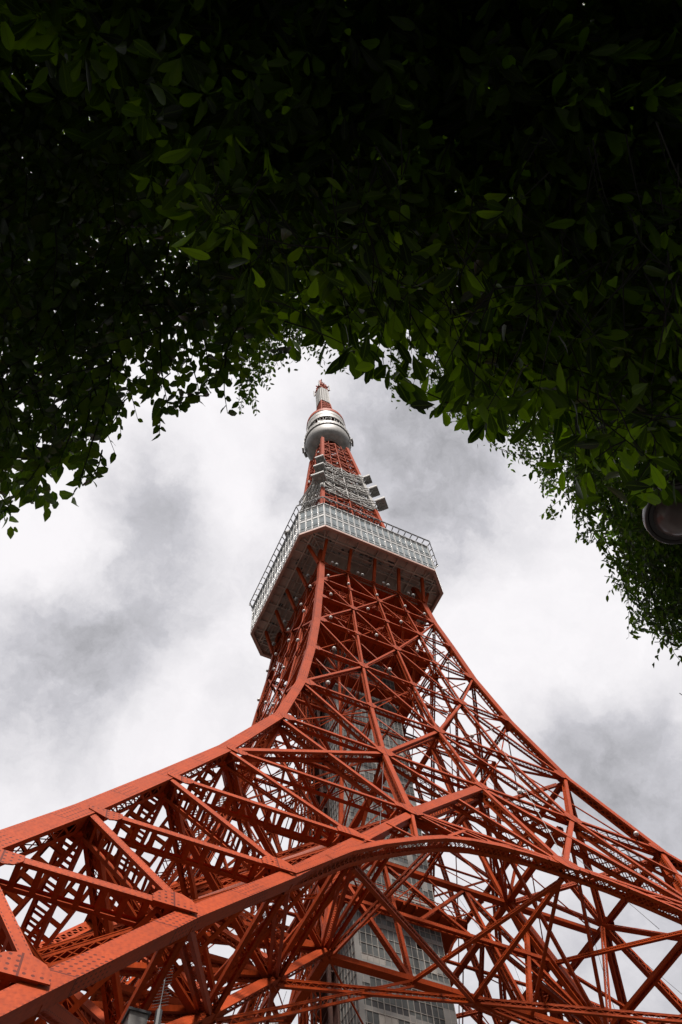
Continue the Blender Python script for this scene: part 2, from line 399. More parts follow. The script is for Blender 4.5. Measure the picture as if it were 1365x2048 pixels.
# ---- one face above the legs (at -y), then three turned copies
fk = ['c', 'b', 'a', 'a1', 'a2', 'a3', 'a4', 'a5']
def node(j, k):
    w_ = W(k); s = (-1, -.5, 0, .5, 1)[j]
    if k == 'c' and j in (1, 3): s = -.475 if j == 1 else .475
    if k == 'b' and j in (1, 3): s *= .985
    return V((s*w_, -w_, Z(k)))
face = empty('lattice_face', tower)
def fnorm(k0, k1):
    t = V((0, W(k0)-W(k1), Z(k1)-Z(k0))).normalized(); return V((0, -t.z, t.y)).normalized()
for i, k in enumerate(fk):
    kn = fk[min(i+1, len(fk)-1)]; kp = fk[max(i-1, 0)]
    nn = fnorm(k if k != kn else kp, kn)
    for j in range(5):
        if k == 'c' and j in (0, 4): continue
        strong = (j+i) % 2 == 0
        r = {'c': 1.25, 'b': 1.05}.get(k, max(.5, .88-.004*(Z(k)-80)))*(1 if strong else .8)
        c = node(j, k); ax = V((1, 0, 0)); up = (node(j, kn)-c) if kn != k else (c-node(j, kp))
        ds = [ax, up, -ax, -up]
        if strong and 0 < j < 4: ds = [ax, up+ax*4, up-ax*4, -ax, -up-ax*4, -up+ax*4]
        if j == 0: c = c+ax*(HC(k)+r*.45)
        if j == 4: c = c-ax*(HC(k)+r*.45)
        gface = MB(); gusset(c, nn, ds, r, gface, HC(k)*.9+.02); gface.build('gusset_plate', face)
for i, k in enumerate(fk):
    kn = fk[min(i+1, len(fk)-1)]
    s = {'c': 1.0, 'b': .82, 'a': .66, 'a1': .56, 'a2': .5, 'a3': .46, 'a4': .44, 'a5': .44}[k]
    nn = fnorm(k, kn) if k != kn else fnorm('a4', 'a5')
    off = HC(k)*.9-.04
    # horizontals: tall light top flange edge seen from below
    beam(node(0, k) if k != 'c' else node(1, k), node(4, k) if k != 'c' else node(3, k), nn, w=.44*s+.05, h=1.0*s, off=off, lace='Z' if k in 'cb' else 'X', stepk=.8).build('horizontal_beam', face)
    if k == kn: continue
    for j in (1, 2, 3):
        if k == 'c' and j != 2 and False: continue
        beam(node(j, k), node(j, kn), fnorm(k, kn), w=.54*s, h=.88*s, off=off-.08, lace='Z', stepk=.6).build('post', face)
    for j in range(4):
        ii = i-2
        if (j+ii) % 2 == 0: p, q = node(j, k), node(j+1, kn)
        else: p, q = node(j+1, k), node(j, kn)
        p2, q2 = (node(j+1, k), node(j, kn)) if (j+ii) % 2 == 0 else (node(j, k), node(j+1, kn))
        heavy = k == 'c' and j in (1, 2)
        beam(p, q, fnorm(k, kn), w=.5*s, h=.85*s, off=off-.16, lace='Z', stepk=.7).build('diagonal_brace', face)
        if k == 'c':
            beam(p2, q2, fnorm(k, kn), w=.9 if heavy else .52, h=1.15 if heavy else .9, off=off-.12 if heavy else off-.22, lace='X', fm='plate' if heavy else 'flange', stepk=.7).build('diagonal_brace', face)
        elif k in ('b', 'a', 'a1', 'a2'):
            r = rod(p2+V((0, .5, 0)), q2+V((0, .5, 0)), .12); r.build('tie_rod', face)
# arch between the legs
apts = [(-28.6, 32.6), (-27.4, 34.0), (-23.4, 38.9), (-20.1, 42.2), (-16.2, 45.6), (-13.2, 48.0), (-10.1, 49.75), (-7, 50.9), (-3.9, 51.6), (0, 51.85)]
def wz(z): return float(np.interp(z, [v[0] for v in LV.values()], [v[1] for v in LV.values()]))
ap = apts+[(-x, z) for x, z in apts[-2::-1]]
P3 = []
for i in range(len(ap)-1):
    for s in (0, .5): x = ap[i][0]+(ap[i+1][0]-ap[i][0])*s; z = ap[i][1]+(ap[i+1][1]-ap[i][1])*s; P3.append(V((x, -wz(z), z)))
P3.append(V((ap[-1][0], -wz(ap[-1][1]), ap[-1][1])))
am = MB()
for p, q in zip(P3, P3[1:]): beam(p, q, nY, w=.48, h=.95, off=.44, lace='X', stepk=.7, mb=am, trim0=-.08, trim1=-.08)
am.build('arch', face)
for sx in (-1, 1):
    for (x0, z0), (x1, z1) in (((-14.2, 52.2), (-16.2, 45.9)), ((-14.2, 52.2), (-11, 49.6)), ((-9.5, 52.0), (-12.4, 48.8)), ((-9.5, 52.0), (-7, 51.1)), ((-14.2, 52.2), (-8.2, 50.8)), ((-18.2, 46.9), (-16.4, 45.7)), ((-4.5, 52.2), (-8, 51)), ((-22.0, 41.6), (-20.6, 41.9))):
        p = V((sx*x0, -wz(z0), z0)); q = V((sx*x1, -wz(z1), z1))
        beam(p, q, nY, w=.26, h=.42, off=.4, lace='Z').build('arch_tie', face)
# lamps along the face
def dome(mb, c, r, m='lamp'):
    mb.lathe([(r*math.cos(a), r*math.sin(a)) for a in np.linspace(-1.2, 1.5, 7)], m, 12, c)
for k, js in (('a', (0.35, 2.5)), ('a1', (.4, 1.5, 2.6)), ('a2', (.3, 1.45, 2.5, 3.3)), ('a3', (.3, 1.4, 2.4, 3.4)), ('a4', (.2, .9, 1.9, 2.9, 3.6)), ('a5', (.35, 1.35, 2.35, 3.35)), ('b', (2.4, 3.7)), ):
    for s in js:
        j = int(s); p = node(j, k).lerp(node(j+1, k), s-j); c = p+V((0, -.9, .75 if k != 'a5' else .5))
        lm = MB(); dome(lm, c, .27); lm.bar(c-V((0, -.3, .35)), c-V((0, -.6, .8)), .12, .12, 'red'); lm.build('floodlight', face, smooth=True)
for s in (.35, 1.35, 2.35, 3.35):
    j = int(s); p = node(j, 'a5').lerp(node(j+1, 'a5'), s-j+.12); c = p+V((0, -1.3, -.7))
    lm = MB(); dome(lm, c, .36, 'grey'); lm.bar(c+V((0, .2, .3)), c+V((0, 1.2, .7)), .12, .12, 'red'); lm.build('floodlight', face, smooth=True)
# struts carrying the deck
for j in range(5):
    p = node(j, 'a5')+V((0, -.5, 0)); q = V(((-1, -.5, 0, .5, 1)[j]*W('a5')*.97, -12.6, 142.6))
    mb = MB(); mb.bar(p, q, .5, .5, 'red', V((0, -1, .3))); mb.build('deck_strut', face)
faces = [face]+[copy_rot(face, R_(90*k), tower) for k in (1, 2, 3)]

# ---- inside: floors of cross beams, inner posts and bracing planes
inner = MB()
for k in ('a', 'a1', 'a2', 'a3', 'a4'):
    pass
fl = empty('inner_frame', tower)
for i, k in enumerate(fk):
    kk = A_(k) if k != 'c' else 14.2; w_ = W(k)-.8; z = Z(k)-.4
    s = {'c': .8, 'b': .7}.get(k, .44)
    for sg in (-1, 1):
        e = w_ if k != 'c' else kk
        beam(V((-e, sg*kk, z)), V((e, sg*kk, z)), V((0, sg, 0)), w=.62*s, h=.9*s, off=.2, lace='S' if k in 'cb' else 'X', fm='red').build('cross_beam', fl)
        beam(V((sg*kk, -e, z-.03)), V((sg*kk, e, z-.03)), V((sg, 0, 0)), w=.6*s, h=.88*s, off=.2, lace='S' if k in 'cb' else 'X', fm='red').build('cross_beam', fl)
        rod(V((-w_, -w_*sg, z+.2)), V((w_, w_*sg, z+.2)), .14).build('tie_rod', fl)
        if k == 'c': continue
        beam(V((0, sg*4.6, z-.2)), V((0, sg*w_, z-.2)), V((1, 0, 0)), w=.3*s, h=.4*s, lace='Z', bw=.06).build('cross_beam', fl)
        beam(V((sg*5.2, 0, z-.2)), V((sg*w_, 0, z-.2)), V((0, 1, 0)), w=.3*s, h=.4*s, lace='Z', bw=.06).build('cross_beam', fl)
        for q in (0, 1):
            d0, d1 = (V((0, sg*w_, z+.35)), V((w_*(1 if q else -1), 0, z+.35)))
            beam(d0, d1, V((0, 0, 1)), w=.28*s, h=.4*s, lace='Z', bw=.06).build('floor_brace', fl)
    if k == 'a5': continue
    kn = fk[i+1]; k2 = A_(kn); z2 = Z(kn)-.4
    for sx in (-1, 1):
        for sy in (-1, 1):
            if k != 'c':
                beam(V((sx*kk, sy*kk, z)), V((sx*k2, sy*k2, z2)), V((sx, 0, 0)), w=.42*s+.06, h=.42*s+.06, lace='S', fm='red').build('inner_post', fl)
            for tr in (0, 1):
                def T(x, y, zz): return V((x, y, zz)) if not tr else V((y, x, zz))
                # bracing between the inner post and the face, crosswise
                nrm = V((0, 1, 0)) if not tr else V((1, 0, 0))
                if k != 'c':
                    beam(T(sx*kk, sy*kk, z), T(sx*W(kn)*.96, sy*k2, z2), nrm, w=.28*s+.06, h=.36*s+.08, lace='Z', bw=.07).build('inner_brace', fl)
                    mb = rod(T(sx*W(k)*.96, sy*kk, z), T(sx*k2, sy*k2, z2), .11); mb.build('tie_rod', fl)
                if sx == 1:
                    mb = rod(T(-kk, sy*kk, z), T(kk*0, sy*k2, z2), .12); mb.build('tie_rod', fl)
                    mb = rod(T(kk, sy*kk, z), T(0, sy*k2, z2), .12); mb.build('tie_rod', fl)
# heavier bracing between the rings at c and b
zc, zb_ = Z('c')-.4, Z('b')-.4
for rot in range(4):
    Rm = Matrix.Rotation(R_(90*rot), 3, 'Z'); nn = Rm @ V((0, -1, .1))
    T = lambda x, y, z: Rm @ V((x, y, z))
    for a, b, ww in (((-14.2, -14.2, zc), (-4.9, -10.3, zb_), .6), ((14.2, -14.2, zc), (4.9, -10.3, zb_), .6), ((-6, -14.2, zc), (-4.9, -10.3, zb_), .55), ((6, -14.2, zc), (4.9, -10.3, zb_), .55),
                     ((-14.2, -14.2, zc), (-10.3, -10.3, zb_), .8), ((-12.3, -12.4, 60.5), (12.3, -12.4, 60.5), .7), ((-6, -14.2, zc), (-11.2, -11.3, 65), .6), ((6, -14.2, zc), (11.2, -11.3, 65), .6),
                     ((-3, -12.3, 60.5), (4.9, -10.3, zb_), .5), ((3, -12.3, 60.5), (-4.9, -10.3, zb_), .5)):
        beam(T(*a), T(*b), nn, w=ww*.62, h=ww*.72, lace='Z', stepk=.8, bw=.11).build('heavy_brace', fl)
    for a, b, ww in (((0, -29.5, zc), (0, -14.2, zc), .42), ((-6, -14.2, zc), (0, -29, zc), .34), ((6, -14.2, zc), (0, -29, zc), .34), 
                     ((0, -22.4, zb_), (-10.3, -10.3, zb_), .4), ((0, -22.4, zb_), (10.3, -10.3, zb_), .4),
                     ((-11.2, -22, zb_), (-14.2, -14.2, zc), .42), ((11.2, -22, zb_), (14.2, -14.2, zc), .42), ((-14, -29, zc), (-12.3, -12.3, 60.5), .34), ((14, -29, zc), (12.3, -12.3, 60.5), .34),
                     ((-18, -18, 83.4), (-8.4, -8.4, 83.4), .34), ((-22.4, -22.4, zb_), (-10.3, -10.3, zb_), .4)):
        beam(T(*a), T(*b), Rm @ V((.3, 0, 1)), w=ww*.8, h=ww*.9, lace='Z', stepk=.8, bw=.1).build('heavy_brace', fl)
    # thin rods crossing the opening of the arch
    for a, b in (((-22, -34, 41), (0, -14.2, zc)), ((22, -34, 41), (0, -14.2, zc)), ((-22, -22, 41.6), (0, -14.2, zc)), ((22, -22, 41.6), (0, -14.2, zc)), ((-28, -28, 33), (-6, -14.2, zc)), ((28, -28, 33), (6, -14.2, zc)),
                 ((-14.2, -14.2, zc), (0, -22, zb_)), ((14.2, -14.2, zc), (0, -22, zb_))):
        beam(T(*a), T(*b), Rm @ V((0, 0, 1)), w=.3, h=.5, lace='Z', stepk=.9, bw=.07).build('light_brace', fl)
    for a, b in (((-11, -22.5, 69), (-20, -34, 42)), ((8, -24, 66), (14, -16, 50)), ((2, -29, 52), (9, -18, 90)), ((3, -20, 76), (9, -29, 50))):
        rod(T(*a), T(*b), .035, 'dark').build('cable', fl)
# platforms round the lift shaft, with railings
for k, hx, hy in (('b', 7.4, 6.2), ('a2', 7.0, 6.2), ('a3', 10.0, 10.0), ('a4', 9.8, 9.8), ('a5', 10.0, 10.0)):
    z = Z(k)-.2; pm = MB()
    for x0, x1, y0, y1 in ((-hx, hx, -hy, -4.7), (-hx, hx, 4.4, hy), (-hx, -6.3, -4.7, 4.4), (5.1, hx, -4.7, 4.4)): pm.abox(x0, x1, y0, y1, z-.25, z, 'red')
    for x in np.arange(-hx+.5, hx, 1.6): pm.abox(x-.08, x+.08, -hy-.02, -4.72, z-.6, z-.252, 'red')
    po = pm.build('platform', tower)
    rl = MB()
    for hh in (.55, 1.1):
        for a, b in (((-hx, -hy), (hx, -hy)), ((-hx, -hy), (-hx, hy)), ((-hx, hy), (hx, hy)), ((hx, -hy), (hx, hy))): rl.bar(V((*a, z+hh)), V((*b, z+hh)), .07, .07, 'red')
    for x in np.arange(-hx, hx+.1, 1.5):
        for y in (-hy, hy): rl.bar(V((x, y, z)), V((x, y, z+1.1)), .06, .06, 'red')
    rl.build('railing', po)
# red cage ladders/feed lines running up beside the shaft
for x, y in ((-9.2, -1.0), (-8.6, 2.2)):
    lm = MB()
    for dx, dy in ((-.5, -.5), (.5, -.5), (.5, .5), (-.5, .5)): lm.bar(V((x+dx, y+dy, 0)), V((x+dx, y+dy, 128)), .12, .12, 'red', V((1, 0, 0)))
    for q in range(126):
        s = 1 if q % 2 else -1
        lm.bar(V((x-.5*s, y-.5, q)), V((x+.5*s, y-.5, q+1)), .07, .07, 'red'); lm.bar(V((x-.5, y-.5*s, q)), V((x-.5, y+.5*s, q+1)), .07, .07, 'red')
    lm.build('ladder', tower)

# ---- lift shaft
SX0, SX1, SY0, SY1, ST = -6.0, 4.8, -4.4, 4.0, 142.0
sm = MB()
sm.quad(V((SX0, SY0, 0)), V((SX1, SY0, 0)), V((SX1, SY0, ST)), V((SX0, SY0, ST)), 'shaftglass')
sm.quad(V((SX1, SY0, 0)), V((SX1, SY1, 0)), V((SX1, SY1, ST)), V((SX1, SY0, ST)), 'shaftglass')
sm.quad(V((SX0, SY1, 0)), V((SX1, SY1, 0)), V((SX1, SY1, ST)), V((SX0, SY1, ST)), 'shaftglass')
sm.quad(V((SX0, SY0, 0)), V((SX0, -.4, 0)), V((SX0, -.4, ST)), V((SX0, SY0, ST)), 'shaftglass2')
shaft = sm.build('lift_shaft', tower)
g = MB(); d = .045
nx = 16; ny = 13
for i in range(nx+1):
    x = SX0+(SX1-SX0)*i/nx; ww = .05 if i % 4 else .09
    g.abox(x-ww/2, x+ww/2, SY0-.07, SY0-.004, 0, ST, 'mullion'); g.abox(x-ww/2, x+ww/2, SY1+.004, SY1+.07, 0, ST, 'mullion')
for i in range(ny+1):
    y = SY0+(SY1-SY0)*i/ny
    if y < -.3 or i == ny: g.abox(SX0-.07, SX0-.004, y-.03, y+.03, 0, ST, 'mullion')
    g.abox(SX1+.004, SX1+.07, y-.03, y+.03, 0, ST, 'mullion')
z = 1.0; i = 0
while z < ST:
    hh = .05 if i % 4 else .10
    g.abox(SX0, SX1, SY0-.06, SY0-.004, z, z+hh, 'mullion'); g.abox(SX0, SX1, SY1+.004, SY1+.06, z, z+hh, 'mullion')
    g.abox(SX0-.06, SX0-.004, SY0, -.4, z, z+hh, 'mullion'); g.abox(SX1+.004, SX1+.06, SY0, SY1, z, z+hh, 'mullion')
    if i % 4 == 0: g.abox(SX0-.02, SX1+.02, SY0-.03, SY0-.003, z+.1, z+.55, 'grey')
    z += 1.25; i += 1
g.build('mullion', shaft)
fr = MB()    # grey metal panels here and there on the glass
for _ in range(34):
    z = rng.uniform(40, 128); i = rng.integers(0, nx-1); x = SX0+(SX1-SX0)*i/nx; n_ = rng.integers(1, 3)
    fr.abox(x+.03, x+.66*n_, SY0-.05, SY0-.006, z, z+rng.uniform(1.1, 3.5), 'grey')
fr.abox(SX0-.06, SX0+.5, SY0-.09, SY0-.005, 0, ST, 'grey')
fr.build('metal_panel', shaft)
bl = MB()
for _ in range(150):
    z = 1.05+1.25*rng.integers(24, 104); i = rng.integers(0, nx); x = SX0+(SX1-SX0)*i/nx; n_ = int(rng.integers(1, 4))
    bl.abox(x+.03, min(SX1, x+(SX1-SX0)/nx*n_)-.03, SY0-.012, SY0-.003, z+.04, z+1.2, ('dark', 'shaftglass2', 'shaftglass2', 'mullion')[int(rng.integers(0, 4))])
bl.build('blind', shaft)
st = MB()
for x, y in ((SX0-.9, 0), (SX0-.9, 3.6), (SX0, 0), (SX0, 3.9)): st.bar(V((x, y, 0)), V((x, y, ST)), .35, .35, 'rust', V((1, 0, 0)))
st.abox(SX0-.1, SX0+.1, .2, 3.8, 0, ST, 'rust')
z = 0
while z < ST-3:
    st.abox(SX0-1.1, SX0-.1, 0, 3.8, z, z+.15, 'rust'); st.bar(V((SX0-.9, 0, z)), V((SX0-.9, 3.6, z+1.5)), .3, .15, 'rust'); st.bar(V((SX0-.5, 3.6, z+1.5)), V((SX0-.5, 0, z+3)), .3, .15, 'rust'); z += 3
st.build('stairwell', shaft)

# ------------------------------------------------------------------ main observation deck
DW, DC, DZ0, DZ1 = 15.1, 3.6, 142.2, 153.3
def octo(w_, c_, z): k = w_-c_; return [V(p) for p in ((-k, -w_, z), (k, -w_, z), (w_, -k, z), (w_, k, z), (k, w_, z), (-k, w_, z), (-w_, k, z), (-w_, -k, z))]
deck = MB()
lo, hi = octo(DW, DC, DZ0+.5), octo(DW, DC, DZ1)
for i in range(8):
    j = (i+1) % 8; deck.quad(lo[i], lo[j], hi[j], hi[i], 'whiter')
deck.poly(hi, 'grey')
dk = deck.build('observation_deck', tower)
gl = MB(); mu = MB(); sp = MB()
H = DZ1-DZ0-.5; zb0 = DZ0+.5
rows = [(.07, .46), (.56, .93)]
for i in range(8):
    a, b = lo[i], lo[(i+1) % 8]; t = (b-a).normalized(); n = t.cross(V((0, 0, 1))); ln = (b-a).length
    nc = 18 if ln > 10 else 4
    for r0q, r1q in rows:
        z0, z1 = zb0+H*r0q, zb0+H*r1q
        off = n*.03
        gl.quad(*[V((p.x, p.y, zz))+off for p, zz in ((a, z0), (b, z0), (b, z1), (a, z1))], 'deckglass')
        for zz, hgt, mtr in ((z0+(z1-z0)*.24, .05, 'dark'), (z1-.12, .05, 'dark'), (z0, .09, 'whiter'), (z1, .09, 'whiter'), (z0+.12, .04, 'dark')):
            c0 = V(((a.x+b.x)/2, (a.y+b.y)/2, zz))+n*.06; mu.box(c0, t*(ln/2), n*.03, V((0, 0, hgt/2)), mtr)
    for q in range(nc+1):
        p = a+t*(ln*q/nc)
        mu.box(V((p.x, p.y, zb0+H/2))+n*.10, t*.065, n*.07, V((0, 0, H/2)), 'whiter')
        if q < nc:
            pq = p+t*(ln/nc*.13)
            mu.box(V((pq.x, pq.y, zb0+H*.5))+n*.06, t*.025, n*.035, V((0, 0, H*.4)), 'grey')
            pq = p+t*(ln/nc*.17); mu.box(V((pq.x, pq.y, zb0+H*.5))+n*.055, t*.02, n*.02, V((0, 0, H*.4)), 'dark')
    c0 = V(((a.x+b.x)/2, (a.y+b.y)/2, zb0+H-.12))+n*.12; mu.box(c0, t*(ln/2+.05), n*.14, V((0, 0, .14)), 'whiter')
gl.build('window_band', dk); mu.build('window_frame', dk)
# fascia below the windows and the ribbed underside
fa = MB(); o1 = octo(DW+.12, DC+.05, DZ0+.5); o0 = octo(DW+.12, DC+.05, DZ0); i0 = octo(DW-.4, DC-.1, DZ0); i1 = octo(DW-.4, DC-.1, DZ0+1.0)
for i in range(8):
    j = (i+1) % 8; fa.quad(o0[i], o0[j], o1[j], o1[i], 'fascia'); fa.quad(i0[i], i0[j], o0[j], o0[i], 'fascia'); fa.quad(i0[i], i0[j], i1[j], i1[i], 'fascia')
fa.build('fascia', dk)
un = MB(); un.poly([p for p in octo(DW-.4, DC-.1, DZ0+1.0)][::-1], 'pinkgrey')
un.build('underside', dk)
ub = MB()
for q in range(-6, 7):
    x = q*2.05
    e = DW-.45 if abs(x) < DW-DC else DW-.45-(abs(x)-(DW-DC))
    for sg in (-1, 1):
        big = q % 2 == 0
        ub.box(V((x, sg*(e+8.5)/2, DZ0+.75)), V((.11 if big else .06, 0, 0)), V((0, (e-8.5)/2, 0)), V((0, 0, .25 if big else .12)), 'pinkgrey')
        ub.box(V((sg*(e+8.5)/2, x, DZ0+.73)), V(((e-8.5)/2, 0, 0)), V((0, .11 if big else .06, 0)), V((0, 0, .25 if big else .12)), 'pinkgrey')
for rr, hw_ in ((12.9, .12), (11.6, .07), (10.4, .12)):
    for sg in (-1, 1):
        ub.abox(-rr, rr, sg*rr-hw_, sg*rr+hw_, DZ0+.45, DZ0+.7, 'pinkgrey'); ub.abox(sg*rr-hw_, sg*rr+hw_, -rr+.3, rr-.3, DZ0+.46, DZ0+.71, 'pinkgrey')
for sx in (-1, 1):
    for sy in (-1, 1):
        for a, b in (((9.5, 9.5), (13.2, 13.2-.4)), ((9.5, 9.5), (14, 11)), ((9.5, 9.5), (11, 14))):
            ub.bar(V((sx*a[0], sy*a[1], DZ0+.6)), V((sx*b[0], sy*b[1], DZ0+.6)), .2, .3, 'pinkgrey')
for x, y, w_, h_ in ((3.2, -13.0, 1.3, .5), (10.6, -12.2, 1.2, .5), (-12.2, 4, .6, 1.2), (-13, -6, .4, 1.2)): ub.abox(x-w_/2, x+w_/2, y-h_/2, y+h_/2, DZ0+.9, DZ0+.98, 'dark')
ub.build('underside_beam', dk)
cb = MB()
for rr in (10.9, 12.3):
    for sg in (-1, 1): cb.bar(V((-rr, sg*rr, DZ0+.38)), V((rr, sg*rr, DZ0+.38)), .09, .09, 'grey'); cb.bar(V((sg*rr, -rr, DZ0+.36)), V((sg*rr, rr, DZ0+.36)), .09, .09, 'grey')
for q in range(60):
    a = rng.uniform(-10.5, 10.5); b = rng.uniform(10.3, 13.6)*(1 if q % 2 else -1); x, y = (a, b) if q % 3 else (b, a)
    e = rng.uniform(.1, .3); cb.abox(x-e, x+e, y-e*.6, y+e*.6, DZ0+.55, DZ0+.85, 'grey' if q % 2 else 'dark')
cb.build('conduit', dk)
# black railing leaning out over the roof edge
rl = MB()
base = octo(DW, DC, DZ1); top = octo(DW+.75, DC+.3, DZ1+1.7); mid = octo(DW+.8, DC+.3, DZ1+.9)
for i in range(8):
    j = (i+1) % 8; ln = (base[j]-base[i]).length; n = max(2, int(round(ln/1.35)))
    rl.bar(top[i], top[j], .17, .17, 'dark'); 
    if i in (5, 6, 7, 0, 2): rl.bar(top[i]-V((0, 0, .45)), top[j]-V((0, 0, .45)), .05, .05, 'dark')
    for q in range(n):
        s = q/n; b0 = base[i].lerp(base[j], s); t0 = top[i].lerp(top[j], s); m0 = mid[i].lerp(mid[j], s)
        rl.bar(b0-V((0, 0, .1)), m0+V((0, 0, -.1)), .15, .15, 'dark'); rl.bar(m0-V((0, 0, .15)), t0, .14, .14, 'dark')
rl.build('railing', dk)

# ------------------------------------------------------------------ tower above the deck
UZ = [152, 157.5, 163, 168.5, 174, 180, 186, 192, 198.5, 205, 212, 218.5, 225, 231, 237.5]
def uw(z): return float(np.interp(z, [150, 175.6, 212, 237.5], [9.3, 7.55, 5.5, 4.02]))
up = empty('upper_lattice', tower)
for i, (z0, z1) in enumerate(zip(UZ, UZ[1:])):
    c = 'white' if 186 <= z0 < 212 else 'red'; w0, w1 = uw(z0), uw(z1)
    for rot in range(4):
        Rm = Matrix.Rotation(R_(90*rot), 3, 'Z'); T = lambda x, y, z: Rm @ V((x, y, z)); nn = Rm @ V((0, -1, .06))
        mb = MB(); mb.bar(T(-w0, -w0, z0), T(-w1, -w1, z1+.02), .85, .85, c, Rm @ V((0, -1, 0))); mb.build('corner_column', up)
        mb = MB(); zm = (z0+z1)/2; wm = (w0+w1)/2
        beam(T(-w0, -w0, z0), T(w0, -w0, z0), nn, w=.5, h=.8, lace='X', mb=mb, m=c, fm=c, bw=.09)
        beam(T(-w0, -w0, z0), T(0, -w1, z1), nn, w=.34, h=.5, off=-.1, lace='Z', mb=mb, m=c, fm=c, bw=.07)
        beam(T(w0, -w0, z0), T(0, -w1, z1), nn, w=.34, h=.5, off=-.1, lace='Z', mb=mb, m=c, fm=c, bw=.07)
        mb.bar(T(0, -w0, z0), T(0, -w1, z1), .25, .25, c)
        for x in (-.5, .5):
            mb.bar(T(x*w0, -w0+.1, z0), T(x*w1, -w1+.1, z1), .16, .16, c)
            mb.bar(T(x*w0, -w0+.2, z0), T(x*w1*2, -w1+.2, z1), .12, .12, c); mb.bar(T(x*w0, -w0+.2, z0), T(0, -wm+.2, zm), .12, .12, c)
            mb.bar(T(x*2*w0, -w0+.3, z0), T(x*.2*w1, -w1+.3, z1), .12, .12, c)
        mb.bar(T(-wm, -wm, zm), T(wm, -wm, zm), .2, .2, c)
        # inner ring and cross bracing
        for q in (-.45, .45): mb.bar(T(-w0, w0*q, z0+.2), T(w0, w0*q, z0+.2), .3, .3, c)
        mb.bar(T(-w0, -w0, z0+.4), T(w1, w1, z0+.4), .22, .22, c)
        mb.bar(T(-w0*.45, -w0*.45, z0), T(-w1*.45, -w1*.45, z1), .3, .3, c)
        mb.bar(T(-w0*.45, -w0*.45, z0), T(w1*.45, -w1*.45, z1), .16, .16, c)
        mb.build('lattice_panel', up)
# aerials and small lamps clinging to the lattice
for i in range(70):
    z = rng.uniform(154, 236); rot = rng.integers(0, 4); Rm = Matrix.Rotation(R_(90*int(rot)), 3, 'Z'); w_ = uw(z); x = rng.uniform(-w_, w_)
    mb = MB(); c = Rm @ V((x, -w_-.45, z)); 
    if i % 2: dome(mb, c, rng.uniform(.22, .34), 'lamp')
    else: mb.box(c, V((.15, 0, 0)), V((0, .15, 0)), V((0, 0, rng.uniform(.4, 1.1))), 'white')
    mb.bar(c, Rm @ V((x, -w_, z)), .08, .08, 'white')
    mb.build('aerial_unit', up, smooth=bool(i % 2))
# white aerial platforms at three heights on each corner, tied by slanting white frames
for zi, z in enumerate((188, 197.5, 207)):
    w_ = uw(z); sc_ = (.80, .70, .6)[zi]
    for cx, cy in ((-1, -1), (1, -1), (-1, 1), (1, 1)):
        if cy > 0 and zi: continue
        dv = V((cx, cy, 0)).normalized(); pv = V((-dv.y, dv.x, 0)); c = V((cx*w_, cy*w_, z))+dv*2.6*sc_
        mb = MB()
        mb.box(c+V((0, 0, 0)), dv*1.5*sc_, pv*1.9*sc_, V((0, 0, .12)), 'grey')
        for s in (-1, 1):
            mb.box(c+pv*1.9*sc_*s+V((0, 0, .4)), dv*1.5*sc_, pv*.05, V((0, 0, .3)), 'white')
            mb.bar(V((cx*w_, cy*w_, z-.2)), c+pv*1.8*sc_*s-V((0, 0, .25)), .18, .2, 'white')
            mb.bar(V((cx*w_, cy*w_, z-3.0)), c+pv*1.4*sc_*s-V((0, 0, .25)), .14, .14, 'white')
        mb.box(c+dv*1.55*sc_+V((0, 0, .4)), dv*.05, pv*1.9*sc_, V((0, 0, .35)), 'grey')
        for s in (-.55, .0, .55): mb.box(c+pv*s*1.7*sc_-V((0, 0, .2)), dv*1.4*sc_, pv*.07, V((0, 0, .1)), 'white')
        mb.lathe([(.02, -.35), (.42, -.3), (.45, .0)], 'grey', 14, c)
        mb.build('aerial_platform', up)
    for rot in range(4):
        Rm = Matrix.Rotation(R_(90*rot), 3, 'Z'); T = lambda x, y, zz: Rm @ V((x, y, zz)); mb = MB()
        e = w_+1.7*sc_
        for (a, b) in (((-e, -e, z), (0, -w_-.6, z-2.6)), ((e, -e, z), (0, -w_-.6, z-2.6)), ((-e, -e, z+1.6), (0, -w_-.6, z-1.0)), ((e, -e, z+1.6), (0, -w_-.6, z-1.0)), ((-w_, -w_-.5, z-2.4), (w_, -w_-.5, z-2.4))):
            mb.bar(T(*a), T(*b), .2, .2, 'white')
        for q in range(7):
            s = q/6; p = V((-e, -e, z)).lerp(V((0, -w_-.6, z-2.6)), s); p2 = V((-e, -e, z+1.6)).lerp(V((0, -w_-.6, z-1.0)), min(1, s+.16))
            mb.bar(T(*p), T(*p2), .12, .12, 'white'); mb.bar(T(-p.x, p.y, p.z), T(-p2.x, p2.y, p2.z), .12, .12, 'white')
        mb.build('aerial_frame', up)

# ------------------------------------------------------------------ top observatory
to = MB()
to.lathe([(4.2, 241.0), (5.6, 241.6), (6.7, 243.6), (7.0, 246.0), (6.95, 247.4)], 'white', 64)
tob = to.build('top_observatory', tower, smooth=True)
mb = MB(); mb.lathe([(3.6, 240.6), (4.3, 240.6), (4.3, 241.1), (3.6, 241.4)], 'grey', 48); mb.build('collar', tob)
mb = MB(); mb.lathe([(6.9, 247.4), (7.3, 247.4), (7.35, 249.6), (6.6, 249.6), (5.0, 249.7)], 'grey', 64)
for q in range(40):
    a = q*6.28318/40; mb.box(V((7.36*math.cos(a), 7.36*math.sin(a), 248.5)), V((math.cos(a), math.sin(a), 0))*.05, V((-math.sin(a), math.cos(a), 0))*.07, V((0, 0, 1.05)), 'grey')
mb.build('gallery', tob)
mb = MB(); mb.lathe([(4.0, 249.7), (4.0, 258.5)], 'dark', 32)
